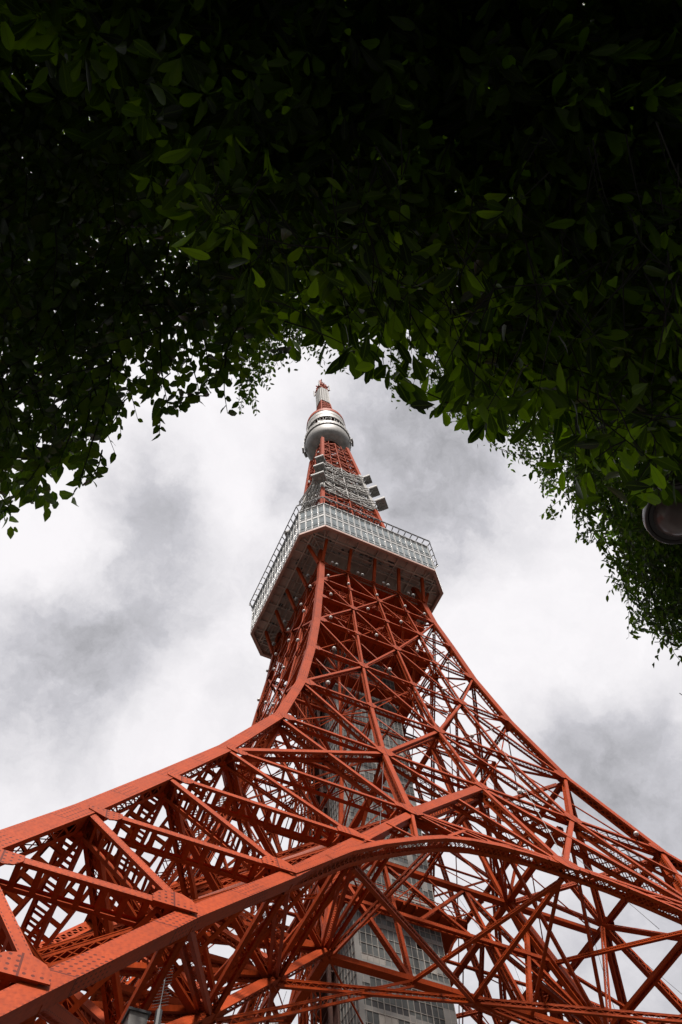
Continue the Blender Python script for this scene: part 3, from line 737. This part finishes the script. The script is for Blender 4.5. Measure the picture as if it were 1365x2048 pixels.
for q in range(20):
    a = q*6.28318/20; b = a+.157; c = V((5.9*math.cos(a), 5.9*math.sin(a), 249.6)); d2 = V((5.9*math.cos(b), 5.9*math.sin(b), 258.2)); e2 = V((5.9*math.cos(a), 5.9*math.sin(a), 258.2))
    mb.bar(c, e2, .18, .18, 'white'); mb.bar(c, d2, .12, .12, 'white')
    mb.bar(V((5.9*math.cos(a), 5.9*math.sin(a), 253.5)), V((5.9*math.cos(a+.314), 5.9*math.sin(a+.314), 253.5)), .14, .14, 'white')
mb.build('open_storey', tob)
for a, z, rr in ((230, 252.5, 1.25), (250, 255, .8), (200, 253, .9), (330, 251.5, 1.0), (350, 254, .9), (300, 253.5, .8), (130, 248, 1.0), (-28, 247.5, 1.0), (-40, 245.2, .8), (150, 244.6, 1.0)):
    a = R_(a); Rd = 6.6 if z > 250 else 7.9; c = V((Rd*math.cos(a), Rd*math.sin(a), z)); mb = MB()
    dv = V((math.cos(a), math.sin(a), 0)); pv = V((-dv.y, dv.x, 0)); uz = V((0, 0, 1))
    pts = [c+(pv*math.cos(t)+uz*math.sin(t))*rr for t in np.linspace(0, 6.2832, 21)[:-1]]
    ctr = c-dv*.45
    for i in range(20): mb.poly([pts[i], pts[(i+1) % 20], ctr], 'white')
    mb.tube([c-dv*.5, c+dv*.05], [rr*.98, rr*1.02], 'grey', 20, cap=False); mb.bar(ctr, ctr-dv*1.2, .2, .2, 'grey'); mb.build('dish_aerial', tob)
mb = MB(); mb.lathe([(5.9, 258.2), (6.25, 258.2), (6.3, 264.4)], 'white', 64)
for q in range(24):
    a = q*6.28318/24; mb.box(V((6.3*math.cos(a), 6.3*math.sin(a), 261.3)), V((math.cos(a), math.sin(a), 0))*.05, V((-math.sin(a), math.cos(a), 0))*.06, V((0, 0, 3.0)), 'grey')
mb.lathe([(6.32, 261.2), (6.36, 261.25), (6.36, 261.4), (6.32, 261.45)], 'grey', 64)
mb.build('drum', tob)
mb = MB(); mb.lathe([(6.32, 264.4), (6.45, 264.5), (6.3, 267.3), (5.2, 269.0), (2.0, 270.2), (.01, 270.4)], 'red', 64); mb.build('roof', tob)
# ------------------------------------------------------------------ aerial mast
an = MB()
def mastlat(mb, z0, z1, w0, w1, c, step, br=.22):
    z = z0
    while z < z1-.1:
        zz = min(z+step, z1); a = w0+(w1-w0)*(z-z0)/(z1-z0); b = w0+(w1-w0)*(zz-z0)/(z1-z0)
        for i in range(4):
            Rm = Matrix.Rotation(R_(90*i), 3, 'Z'); T = lambda x, y, zq: Rm @ V((x, y, zq))
            mb.bar(T(-a, -a, z), T(-b, -b, zz), .35, .35, c); mb.bar(T(-a, -a, z), T(b, -b, zz), br, br, c); mb.bar(T(a, -a, z), T(-b, -b, zz), br, br, c); mb.bar(T(-a, -a, z), T(a, -a, z), br, br, c)
        z = zz
mastlat(an, 269, 292, 2.6, 1.75, 'red', 3.0, .3)
mast = an.build('aerial_mast', tower)
a2 = MB(); mastlat(a2, 292, 311, 1.75, 1.6, 'white', 2.4)
for z in np.arange(292.5, 310.5, 1.15):
    for i in range(4):
        Rm = Matrix.Rotation(R_(90*i), 3, 'Z')
        for x in (-.95, 0, .95): a2.box(Rm @ V((x, -2.05, z)), Rm @ V((.42, 0, 0)), Rm @ V((0, .1, 0)), V((0, 0, .45)), 'grey')
a2.build('panel_aerials', mast)
a3 = MB(); mastlat(a3, 311, 321, 1.6, 1.3, 'red', 2.0, .3)
a3.abox(-2.1, 2.1, -2.1, 2.1, 311, 311.3, 'red'); a3.abox(-1.9, 1.9, -1.9, 1.9, 316, 316.3, 'red')
for i in range(4):
    Rm = Matrix.Rotation(R_(90*i), 3, 'Z')
    a3.bar(Rm @ V((-2.2, -2.2, 310.5)), Rm @ V((-2.2, -2.2, 318)), .35, .35, 'grey'); a3.bar(Rm @ V((-1.2, -1.2, 316)), Rm @ V((2.2, -2.2, 316)), .25, .25, 'red')
    for z in (312, 314, 318): a3.bar(Rm @ V((0, -1.3, z)), Rm @ V((0, -2.4, z)), .3, .9, 'red')
a3.build('red_aerials', mast)
a4 = MB(); a4.tube([V((0, 0, 321)), V((0, 0, 326)), V((0, 0, 331))], [.62, .5, .3], 'red', 8)
for z in (322.5, 324.5, 327, 329): a4.box(V((0, 0, z)), V((.95, 0, 0)), V((0, .12, 0)), V((0, 0, .25)), 'red'); a4.box(V((0, 0, z+.7)), V((0, .95, 0)), V((.12, 0, 0)), V((0, 0, .25)), 'red')
a4.build('mast_tip', mast)
#TREES#
# ------------------------------------------------------------------ trees over the camera
def project(P):
    """points (n,3) -> pixel of the photo, used only to see which leaves would grow into the clear sky"""
    d = P-np.array(CAM); zz = d@np.array(f_); zz = np.where(zz < .05, np.nan, zz)
    return 682.5+FPX*(d@np.array(r_))/zz, 1024-FPX*(d@np.array(u_))/zz
PROF = {'A': ([.0, .28, .62, .88, 1.0], [.0, .30, .48, .30, 0.], .36, .10), 'B': ([.0, .22, .55, .84, 1.0], [.0, .48, .50, .20, 0.], .52, .06), 'C': ([.0, .25, .6, .86, 1.], [.0, .42, .44, .18, 0.], .42, .05)}
class Crown:
    def __init__(s, kind): s.k = kind; s.base = []; s.dir = []; s.nrm = []; s.len = []; s.tw = MB()
    def leaf(s, b, d, n, l): s.base.append(b); s.dir.append(d); s.nrm.append(n); s.len.append(l)
    def mesh(s, name, parent, matn, bound, slack):
        B = np.array(s.base); Dr = np.array(s.dir); Nn = np.array(s.nrm); Ln = np.array(s.len)[:, None]
        Dr /= np.linalg.norm(Dr, axis=1)[:, None]; Nn = Nn-Dr*(Nn*Dr).sum(1)[:, None]; Nn /= np.linalg.norm(Nn, axis=1)[:, None]
        S = np.cross(Dr, Nn)
        px, py = project(B+Dr*Ln); px0, py0 = project(B)
        lim = np.interp(np.nan_to_num(px, nan=0), bound[0], bound[1]); lim0 = np.interp(np.nan_to_num(px0, nan=0), bound[0], bound[1])
        vis = np.isfinite(px) & np.isfinite(px0)
        ok = ~(vis & ((py > lim+slack) | (py0 > lim0+slack)) & (px > -80) & (px < 1450)) | ~vis
        ok &= ~(vis & ((px < -80) | (px > 1450)) & (py > 1500))
        dist = np.linalg.norm(B-np.array(CAM), axis=1); LMP = CAM+raydir(1358, 1030)*5.3; ok &= ~((np.linalg.norm(B-np.array(LMP), axis=1) < .5) | (np.isfinite(px) & (np.abs(px-1335) < 52) & (np.abs(py-1045) < 30) & (dist < 5.2))); ok &= dist > np.maximum(2.3, np.array(s.len)*24)
        B, Dr, Nn, S, Ln = B[ok], Dr[ok], Nn[ok], S[ok], Ln[ok]; n = len(B)
        ts, ws, asp, dr = PROF[s.k]; fold = rng.uniform(.15, .45, (n, 1)); droop = rng.uniform(.0, .28, (n, 1)); aspn = asp*rng.uniform(.8, 1.15, (n, 1))
        verts = np.zeros((n, 11, 3)); uvx = np.zeros(11); uvy = np.zeros(11)
        k = 0
        for i, (t, w_) in enumerate(zip(ts, ws)):
            c = B+Dr*Ln*t-Nn*Ln*droop*t*t
            if w_ == 0: verts[:, k] = c; uvx[k] = .5; uvy[k] = t; k += 1
            else:
                hw = Ln*aspn*w_
                verts[:, k] = c-S*hw+Nn*hw*fold; verts[:, k+1] = c; verts[:, k+2] = c+S*hw+Nn*hw*fold
                uvx[k:k+3] = (.05, .5, .95); uvy[k:k+3] = t; k += 3
        fc = [(0, 1, 2), (0, 2, 3), (1, 4, 5, 2), (2, 5, 6, 3), (4, 7, 8, 5), (5, 8, 9, 6), (7, 10, 8), (8, 10, 9)]
        loops = np.concatenate([np.array(f) for f in fc]); sizes = np.array([len(f) for f in fc])
        allv = (loops[None, :]+np.arange(n)[:, None]*11).ravel()
        tot = np.tile(sizes, n); start = np.concatenate([[0], np.cumsum(tot)[:-1]])
        me = bpy.data.meshes.new(name); me.vertices.add(n*11); me.vertices.foreach_set('co', verts.astype(np.float32).ravel())
        me.loops.add(len(allv)); me.loops.foreach_set('vertex_index', allv.astype(np.int32))
        me.polygons.add(len(tot)); me.polygons.foreach_set('loop_start', start.astype(np.int32)); me.polygons.foreach_set('loop_total', tot.astype(np.int32))
        rnd = rng.integers(0, 20, n)
        ul = me.uv_layers.new(name='UVMap'); U = uvx[loops][None, :]+rnd[:, None]; Vv = np.broadcast_to(uvy[loops][None, :], U.shape)
        ul.data.foreach_set('uv', np.stack([U, Vv], -1).astype(np.float32).ravel())
        me.materials.append(M[matn]); me.update(calc_edges=True); me.validate()
        o = bpy.data.objects.new(name, me); col.objects.link(o); o.parent = parent; return o
def rnd3(): return V(rng.normal(0, 1, 3))
def spray(cr, P, d, ln, n, size, kind, twig=True):
    """a twig from P along d with its leaves"""
    d = d.normalized(); pts = [P]; cur = V(d); q = P
    for i in range(3):
        cur = (cur+rnd3()*.10+V((0, 0, -.16))).normalized(); q = q+cur*(ln/3); pts.append(q)
    keep = True
    if twig:
        cr.tw.tube(pts, [.0045, .0035, .0025, .0015] if kind != 'A' else [.0032, .0028, .0022, .0012], 'bark', 3, cap=False)
    side = cur.cross(V((0, 0, 1))); side = side.normalized() if side.length > .1 else V((1, 0, 0))
    if kind == 'A':      # a whorl at the tip and a few below
        for j in range(n):
            a = j*2.4+rng.uniform(-.3, .3); up_ = side.cross(cur).normalized()
            rad = side*math.cos(a)+up_*math.sin(a); t = 1.0 if j < n*.7 else rng.uniform(.5, .95)
            b = pts[2].lerp(pts[3], max(0, t*2-1)); b = b+rad*.012
            dd = (rad*rng.uniform(.5, 1.0)+cur*rng.uniform(.5, 1.1)+V((0, 0, -.25))).normalized()
            cr.leaf(tuple(b), tuple(dd), tuple(V((0, 0, 1))+rnd3()*.35+rad*-.3), size*rng.uniform(.55, 1.2))
    else:
        for j in range(n):
            t = .1+.9*j/(n-1)*2.999/3; s_ = min(2, int(t*3)); b = pts[s_].lerp(pts[s_+1], t*3-s_)
            sg = 1 if j % 2 else -1
            dd = (side*sg*rng.uniform(.6, 1.0)+cur*rng.uniform(.5, .9)+V((0, 0, -.2))+rnd3()*.15)
            cr.leaf(tuple(b), tuple(dd), tuple(V((0, 0, 1))+rnd3()*.4), size*rng.uniform(.65, 1.15)*(1.1-.35*t))
def layer(cr, bound, xr, yr, dr, count, size, kind, marg=0, n=(6, 9), ln=.35, falloff=0, twig=True, hang=.5, outd=None, jag=0):
    k = 0; tries = 0
    while k < count and tries < count*6:
        tries += 1
        x = rng.uniform(*xr); y = rng.uniform(*yr); lim = np.interp(x, bound[0], bound[1])-marg-jag*(1+math.sin(x*.052+2*math.sin(x*.017)))*.5-jag*.5*(1+math.sin(x*.13))*.5
        if y > lim: continue
        if falloff and y > lim-falloff and rng.uniform() < ((y-lim+falloff)/falloff)*.75: continue
        dist = rng.uniform(*dr); P = CAM+raydir(x, y)*dist
        if P.z < 1.9: continue
        o = (outd or V((f_.x, f_.y, 0))).normalized()
        d = V((0, 0, -hang))+o*.6+rnd3()*.45
        spray(cr, P-d.normalized()*ln*.8, d, ln*rng.uniform(.7, 1.3), int(rng.integers(*n)), size, kind, twig); k += 1
def scatter(cr, c, rad, count, size, kind, twig=False, n=(5, 8), ln=.4):
    """the rest of the crown and leaves added to block light, out of the picture: twigs through an ellipsoid, denser towards its shell"""
    for _ in range(count):
        v = rnd3(); v.normalize(); v *= rng.uniform(.35, 1)**.5
        P = V((c[0]+v.x*rad[0], c[1]+v.y*rad[1], c[2]+v.z*rad[2]))
        if P.z < 2.3: P.z = 2.3+rng.uniform(0, .8)
        spray(cr, P, V((v.x, v.y, -.2))+rnd3()*.5, ln, int(rng.integers(*n)), size, kind, twig)
def wood(tree, base, fork, tips, r0):
    mb = MB(); mid = base.lerp(fork, .5)+V((.08, -.06, 0))
    mb.tube([base-V((0, 0, .1)), base+V((0, 0, .25)), mid, fork], [r0*1.35, r0, r0*.85, r0*.7], 'bark', 14); mb.build('trunk', tree, smooth=True)
    for t in tips:
        mb = MB(); a = fork; b = V(t); m1 = a.lerp(b, .35)+V((0, 0, .35))+rnd3()*.12; m2 = a.lerp(b, .7)+V((0, 0, .3))+rnd3()*.12
        pts = [a-V((0, 0, .2)), m1, m2, b]; mb.tube(pts, [r0*.5, r0*.36, r0*.22, r0*.06], 'bark', 8)
        for q in range(5):
            s_ = pts[1].lerp(pts[2], q/4) if q < 3 else pts[2].lerp(pts[3], (q-2)/3); e_ = s_+V((rng.normal(0, .3), rng.normal(0, .3), rng.uniform(.1, .7)))
            mb.tube([s_, s_.lerp(e_, .5)+rnd3()*.06, e_], [r0*.16, r0*.09, r0*.03], 'bark', 6)
        mb.build('limb', tree, smooth=True)
def tree(name, base, fork, tips, r0, label, cat='tree', group=None):
    t = empty(name, loc=base); tag(t, label, cat, group)
    wood(t, base, fork, tips, r0)
    for ch in t.children: ch.location = -V(base)
    return t
def finish(t, cr, matn, bound, slack):
    o = cr.mesh('crown', t, matn, bound, slack); o.location = -t.location
    if cr.tw.v:
        # drop twigs that would stick out into the sky
        arr = np.array([tuple(v) for v in cr.tw.v]); px, py = project(arr); lim = np.interp(np.nan_to_num(px), bound[0], bound[1])+(slack*.6 if cr.k != 'A' else -25)
        bad = np.isfinite(px) & (py > lim) & (px > -80) & (px < 1450)
        nv = 12; grp = bad.reshape(-1, nv).any(1)
        keepf = [i for i, f in enumerate(cr.tw.f) if not grp[f[0]//nv]]
        mb = cr.tw; uvn = []; 
        mb.f = [mb.f[i] for i in keepf]; mb.m = [mb.m[i] for i in keepf]; mb.uv = [(0, 9)]*sum(len(f) for f in mb.f)
        w_ = mb.build('twigs', t); w_.location = -t.location; w_['kind'] = 'stuff'
C0 = V((CAM.x, CAM.y, 0)); rg = V((r_.x, r_.y, 0)).normalized(); fw = V((f_.x, f_.y, 0)).normalized()
BA = ([-600, 150, 230, 350, 470, 500, 560, 610, 640, 740, 800, 870, 960, 1080, 1150, 1200, 1340, 1500, 2000], [150, 250, 330, 470, 590, 640, 670, 700, 725, 750, 770, 830, 890, 905, 990, 1010, 1010, 1080, 1200])
BB = ([-600, -100, 0, 60, 130, 175, 215, 262, 300, 350, 440, 480, 540, 600, 620, 640, 2000], [1200, 1100, 1045, 1000, 960, 955, 900, 850, 835, 835, 825, 770, 720, 640, 500, 300, 100])
BC = ([-600, 760, 780, 800, 860, 900, 1000, 1060, 1080, 1130, 1190, 1225, 1260, 1300, 1340, 1365, 1450, 2000], [100, 500, 780, 800, 800, 830, 890, 930, 1020, 1090, 1130, 1190, 1275, 1295, 1330, 1390, 1500, 1700])
BD = ([-600, 380, 430, 470, 490, 515, 535, 560, 595, 605, 625, 690, 720, 760, 2000], [500, 640, 740, 780, 865, 868, 790, 740, 745, 700, 740, 750, 710, 600, 500])
# overhead evergreen with long leaves in whorls
b = C0-fw*4.2+rg*1.6; fk_ = b+V((0, 0, 3.6))
tips = [CAM+raydir(900, 300)*4.6, CAM+raydir(600, 250)*4.4, CAM+raydir(1250, 550)*5.0, b+V((3, -3, 6.5)), b+V((-3, -2, 6.2)), CAM+raydir(300, -200)*5.0, b+V((0, 0, 8))]
tA = tree('evergreen_oak', b, fk_, tips, .22, 'dark evergreen tree overhead with long glossy leaves in drooping whorls')
cA = Crown('A')
layer(cA, BA, (150, 1560), (380, 1010), (2.6, 3.6), 360, .145, 'A', 0, (6, 10), .28, 40, True, .35)
layer(cA, BA, (150, 1600), (100, 1010), (3.2, 4.8), 950, .145, 'A', 50, (6, 10), .3, 90, False, .3, jag=60)
layer(cA, BA, (-100, 1700), (-500, 900), (3.6, 6.0), 3200, .15, 'A', 90, (7, 11), .3, 90, False, .3, jag=60)
layer(cA, BA, (-500, 1900), (-700, 850), (6.0, 9.0), 3600, .2, 'A', 130, (7, 11), .4, 0, False, .3)
scatter(cA, (b.x, b.y, 7.0), (6.5, 6.5, 4.2), 2600, .2, 'A')
q = b+V((sdir.x, sdir.y, 0)).normalized()*3; scatter(cA, (q.x, q.y, 10.5), (9.5, 9.5, 2.2), 4200, .45, 'A')  # unseen cap of oversized leaves, added on the sun side to darken the canopy
q = b-fw*5; scatter(cA, (q.x, q.y, 4.6), (7.5, 7.5, 3.4), 2600, .24, 'A')  # unseen low foliage behind the camera, added to block light from the horizon
finish(tA, cA, 'leafA', BA, 30)
# left: ovate toothed leaves on long hanging twigs
b = C0-rg*5.5-fw*.5; fk_ = b+V((0, 0, 3.2))
tips = [CAM+raydir(100, 300)*6, CAM+raydir(350, 450)*6.5, CAM+raydir(-100, 500)*6, b+V((-3, 1, 6)), b+V((-1, -3, 7)), b+V((0, 0, 8.5))]
tB = tree('broadleaf_tree', b, fk_, tips, .2, 'broadleaf tree with pointed oval leaves hanging in at the left')
cB = Crown('B')
layer(cB, BB, (-100, 620), (560, 1045), (3.6, 5.2), 380, .088, 'B', 0, (7, 11), .38, 140, True, .9)
layer(cB, BB, (-150, 620), (300, 900), (4.5, 7.0), 560, .088, 'B', 90, (7, 11), .4, 220, True, .7)
layer(cB, BB, (-300, 700), (-300, 760), (5.5, 9.0), 1900, .13, 'B', 340, (7, 11), .45, 160, False, .6)
scatter(cB, (b.x, b.y, 7.5), (4.6, 4.6, 4.4), 2000, .16, 'B')
for x, y, dd in ((205, 900, 3.9), (185, 880, 4.1), (110, 900, 4.2), (150, 850, 4.1), (330, 790, 4.2), (250, 800, 4.2), (-8, 1120, 4.4)):
    P = CAM+raydir(x, y)*dd; spray(cB, P, V((.05, .1, -1))-rg*.0+fw*.25, .36, 9, .088, 'B')
BBx = ([p for p in BB[0]], [v+45 for v in BB[1]])
finish(tB, cB, 'leafB', BBx, 20)
# right: small leaves in long trailing sprays, farther off
b = C0+rg*9.2+fw*2.2; fk_ = b+V((0, 0, 3.5))
tips = [CAM+raydir(1300, 1000)*10, CAM+raydir(1200, 800)*10.5, CAM+raydir(1450, 1100)*9, b+V((2, 2, 8)), b+V((2, -3, 7)), b+V((0, 0, 10))]
tC = tree('small_leaved_tree', b, fk_, tips, .24, 'tall tree at the right edge trailing fine sprays of small leaves')
cC = Crown('C')
layer(cC, BC, (1000, 1560), (850, 1500), (8.0, 11.0), 1700, .098, 'C', 0, (11, 17), .75, 70, True, 1.1, V((-rg.x, -rg.y, 0)), jag=60)
layer(cC, BC, (1020, 1700), (700, 1450), (8.5, 12.5), 2400, .098, 'C', 50, (10, 15), .7, 60, False, .8, V((-rg.x, -rg.y, 0)), jag=95)
layer(cC, BC, (765, 900), (700, 800), (8.5, 10.0), 45, .07, 'C', 0, (9, 13), .6, 0, True, .8)
layer(cC, BC, (900, 1060), (760, 925), (8.5, 10.5), 160, .075, 'C', 0, (9, 13), .6, 0, True, .8)
layer(cC, BC, (1150, 2000), (300, 1300), (10.0, 15.0), 2300, .16, 'C', 130, (9, 14), .8, 0, False, .6)
scatter(cC, (b.x+1.5, b.y-.5, 8.5), (4.5, 4.5, 5.0), 1600, .18, 'C')
finish(tC, cC, 'leafC', BC, 38)
# high thin foliage of a further tree behind the left one
b = C0-rg*4.5-fw*6.5; fk_ = b+V((0, 0, 5))
tips = [CAM+raydir(500, 400)*11, CAM+raydir(300, 300)*11, CAM+raydir(700, 350)*12, b+V((-2, -2, 10)), b+V((2, -3, 10))]
tD = tree('slender_tree', b, fk_, tips, .2, 'slender tree whose high fine foliage shows between the oval and long leaves')
cD = Crown('C')
layer(cD, BD, (400, 720), (560, 868), (8.0, 10.0), 240, .082, 'C', 0, (9, 13), .6, 60, True, 1.0)
layer(cD, BD, (250, 900), (200, 760), (9.0, 12.0), 1500, .10, 'C', 40, (9, 13), .6, 60, False, .8)
layer(cD, BD, (-400, 1500), (-700, 620), (11.0, 16.0), 2600, .24, 'C', 150, (9, 13), .8, 0, False, .5)
scatter(cD, (b.x, b.y, 11), (5, 5, 4), 1300, .24, 'C')
finish(tD, cD, 'leafC', BD, 14)

# ------------------------------------------------------------------ street lamp at the right edge
dl = 5.6; lc = CAM+raydir(1360, 1028)*dl
lamp = empty('street_lamp', loc=(lc.x, lc.y, 0)); tag(lamp, 'dark round street lamp head with ribbed glass bowl among the leaves', 'street lamp')
z0 = lc.z; so_ = V((-lc.x, -lc.y, 0))
Mg = mat('lamp_glass_bowl', (.16, .12, .115), .22, .1, 6); M['bowl'] = Mg
M['lampmetal'] = mat('lamp_dark_metal', (.06, .05, .05), .16, .1, 4)
mb = MB(); mb.lathe([(.185, .03), (.205, .0), (.215, .015), (.213, .06), (.18, .13), (.10, .18), (.03, .20), (.005, .21)], 'lampmetal', 64, V((0, 0, z0))); mb.build('hood', lamp, smooth=True)
mb = MB(); prof = [(.005, -.105), (.06, -.095), (.11, -.065), (.145, -.02), (.158, .02)]
i0 = 0; K = 120
for r, z in prof: mb.v += [V(((r+(.0022 if j % 2 else -.0022)*(r > .05))*math.cos(6.28318*j/K), (r+(.0022 if j % 2 else -.0022)*(r > .05))*math.sin(6.28318*j/K), z0+z)) for j in range(K)]
for a in range(len(prof)-1):
    for j in range(K): mb.f.append((a*K+j, a*K+(j+1) % K, (a+1)*K+(j+1) % K, (a+1)*K+j)); mb.m.append(mb.mi('bowl')); mb.uv += [(0, 9)]*4
mb.build('glass_bowl', lamp, smooth=True)
mb = MB(); mb.lathe([(.158, .018), (.186, .018), (.186, .03), (.158, .03)], 'lampmetal', 64, V((0, 0, z0))); mb.build('rim', lamp)
pr = V((rg.x*.62, rg.y*.62, 0))
mb = MB(); mb.tube([pr, pr+V((0, 0, 1)), pr+V((0, 0, z0+.1)), pr*.8+V((0, 0, z0+.42)), pr*.35+V((0, 0, z0+.5)), V((0, 0, z0+.40)), V((0, 0, z0+.19))], [.06, .05, .035, .028, .025, .022, .022], 'lampmetal', 12); mb.tube([pr, pr+V((0, 0, .5))], [.10, .08], 'lampmetal', 12)
mb.build('post', lamp, smooth=True)

# ------------------------------------------------------------------ roof equipment glimpsed low at the left
P = CAM+raydir(272, 2040)*38
eq = MB(); 
eb = empty('equipment_cabinet', loc=(P.x, P.y, 0)); tag(eb, 'small grey equipment cabinet on a post at the lower left under the lattice', 'cabinet')
mb = MB(); mb.abox(-.36, .36, -.36, .36, P.z-1.2, P.z+.05, 'grey'); mb.build('housing', eb)
mb = MB(); mb.abox(-.44, .44, -.44, .44, P.z+.05, P.z+.15, 'dark'); mb.build('roof', eb)
mb = MB(); mb.tube([V((0, 0, 0)), V((0, 0, P.z-1.2))], .16, 'dark', 10); mb.build('post', eb)
P = CAM+raydir(316, 2040)*40
ab = empty('yagi_aerial', loc=(P.x, P.y, 0)); tag(ab, 'thin dark comb shaped aerial on a pole beside the grey cabinet', 'aerial')
mb = MB(); mb.tube([V((0, 0, 0)), V((0, 0, P.z+.6))], .07, 'dark', 8); mb.tube([V((0, 0, P.z-.3)), V((0, 0, P.z+.4))], .14, 'dark', 8); mb.build('pole', ab)
mb = MB(); mb.tube([V((0, 0, P.z+.5)), V((.05, 0, P.z+2.6))], .022, 'dark', 6)
for q in range(14): zq = P.z+.6+q*.14; mb.bar(V((-.28, .2, zq)), V((.28, -.2, zq)), .012, .012, 'dark')
mb.build('rods', ab)
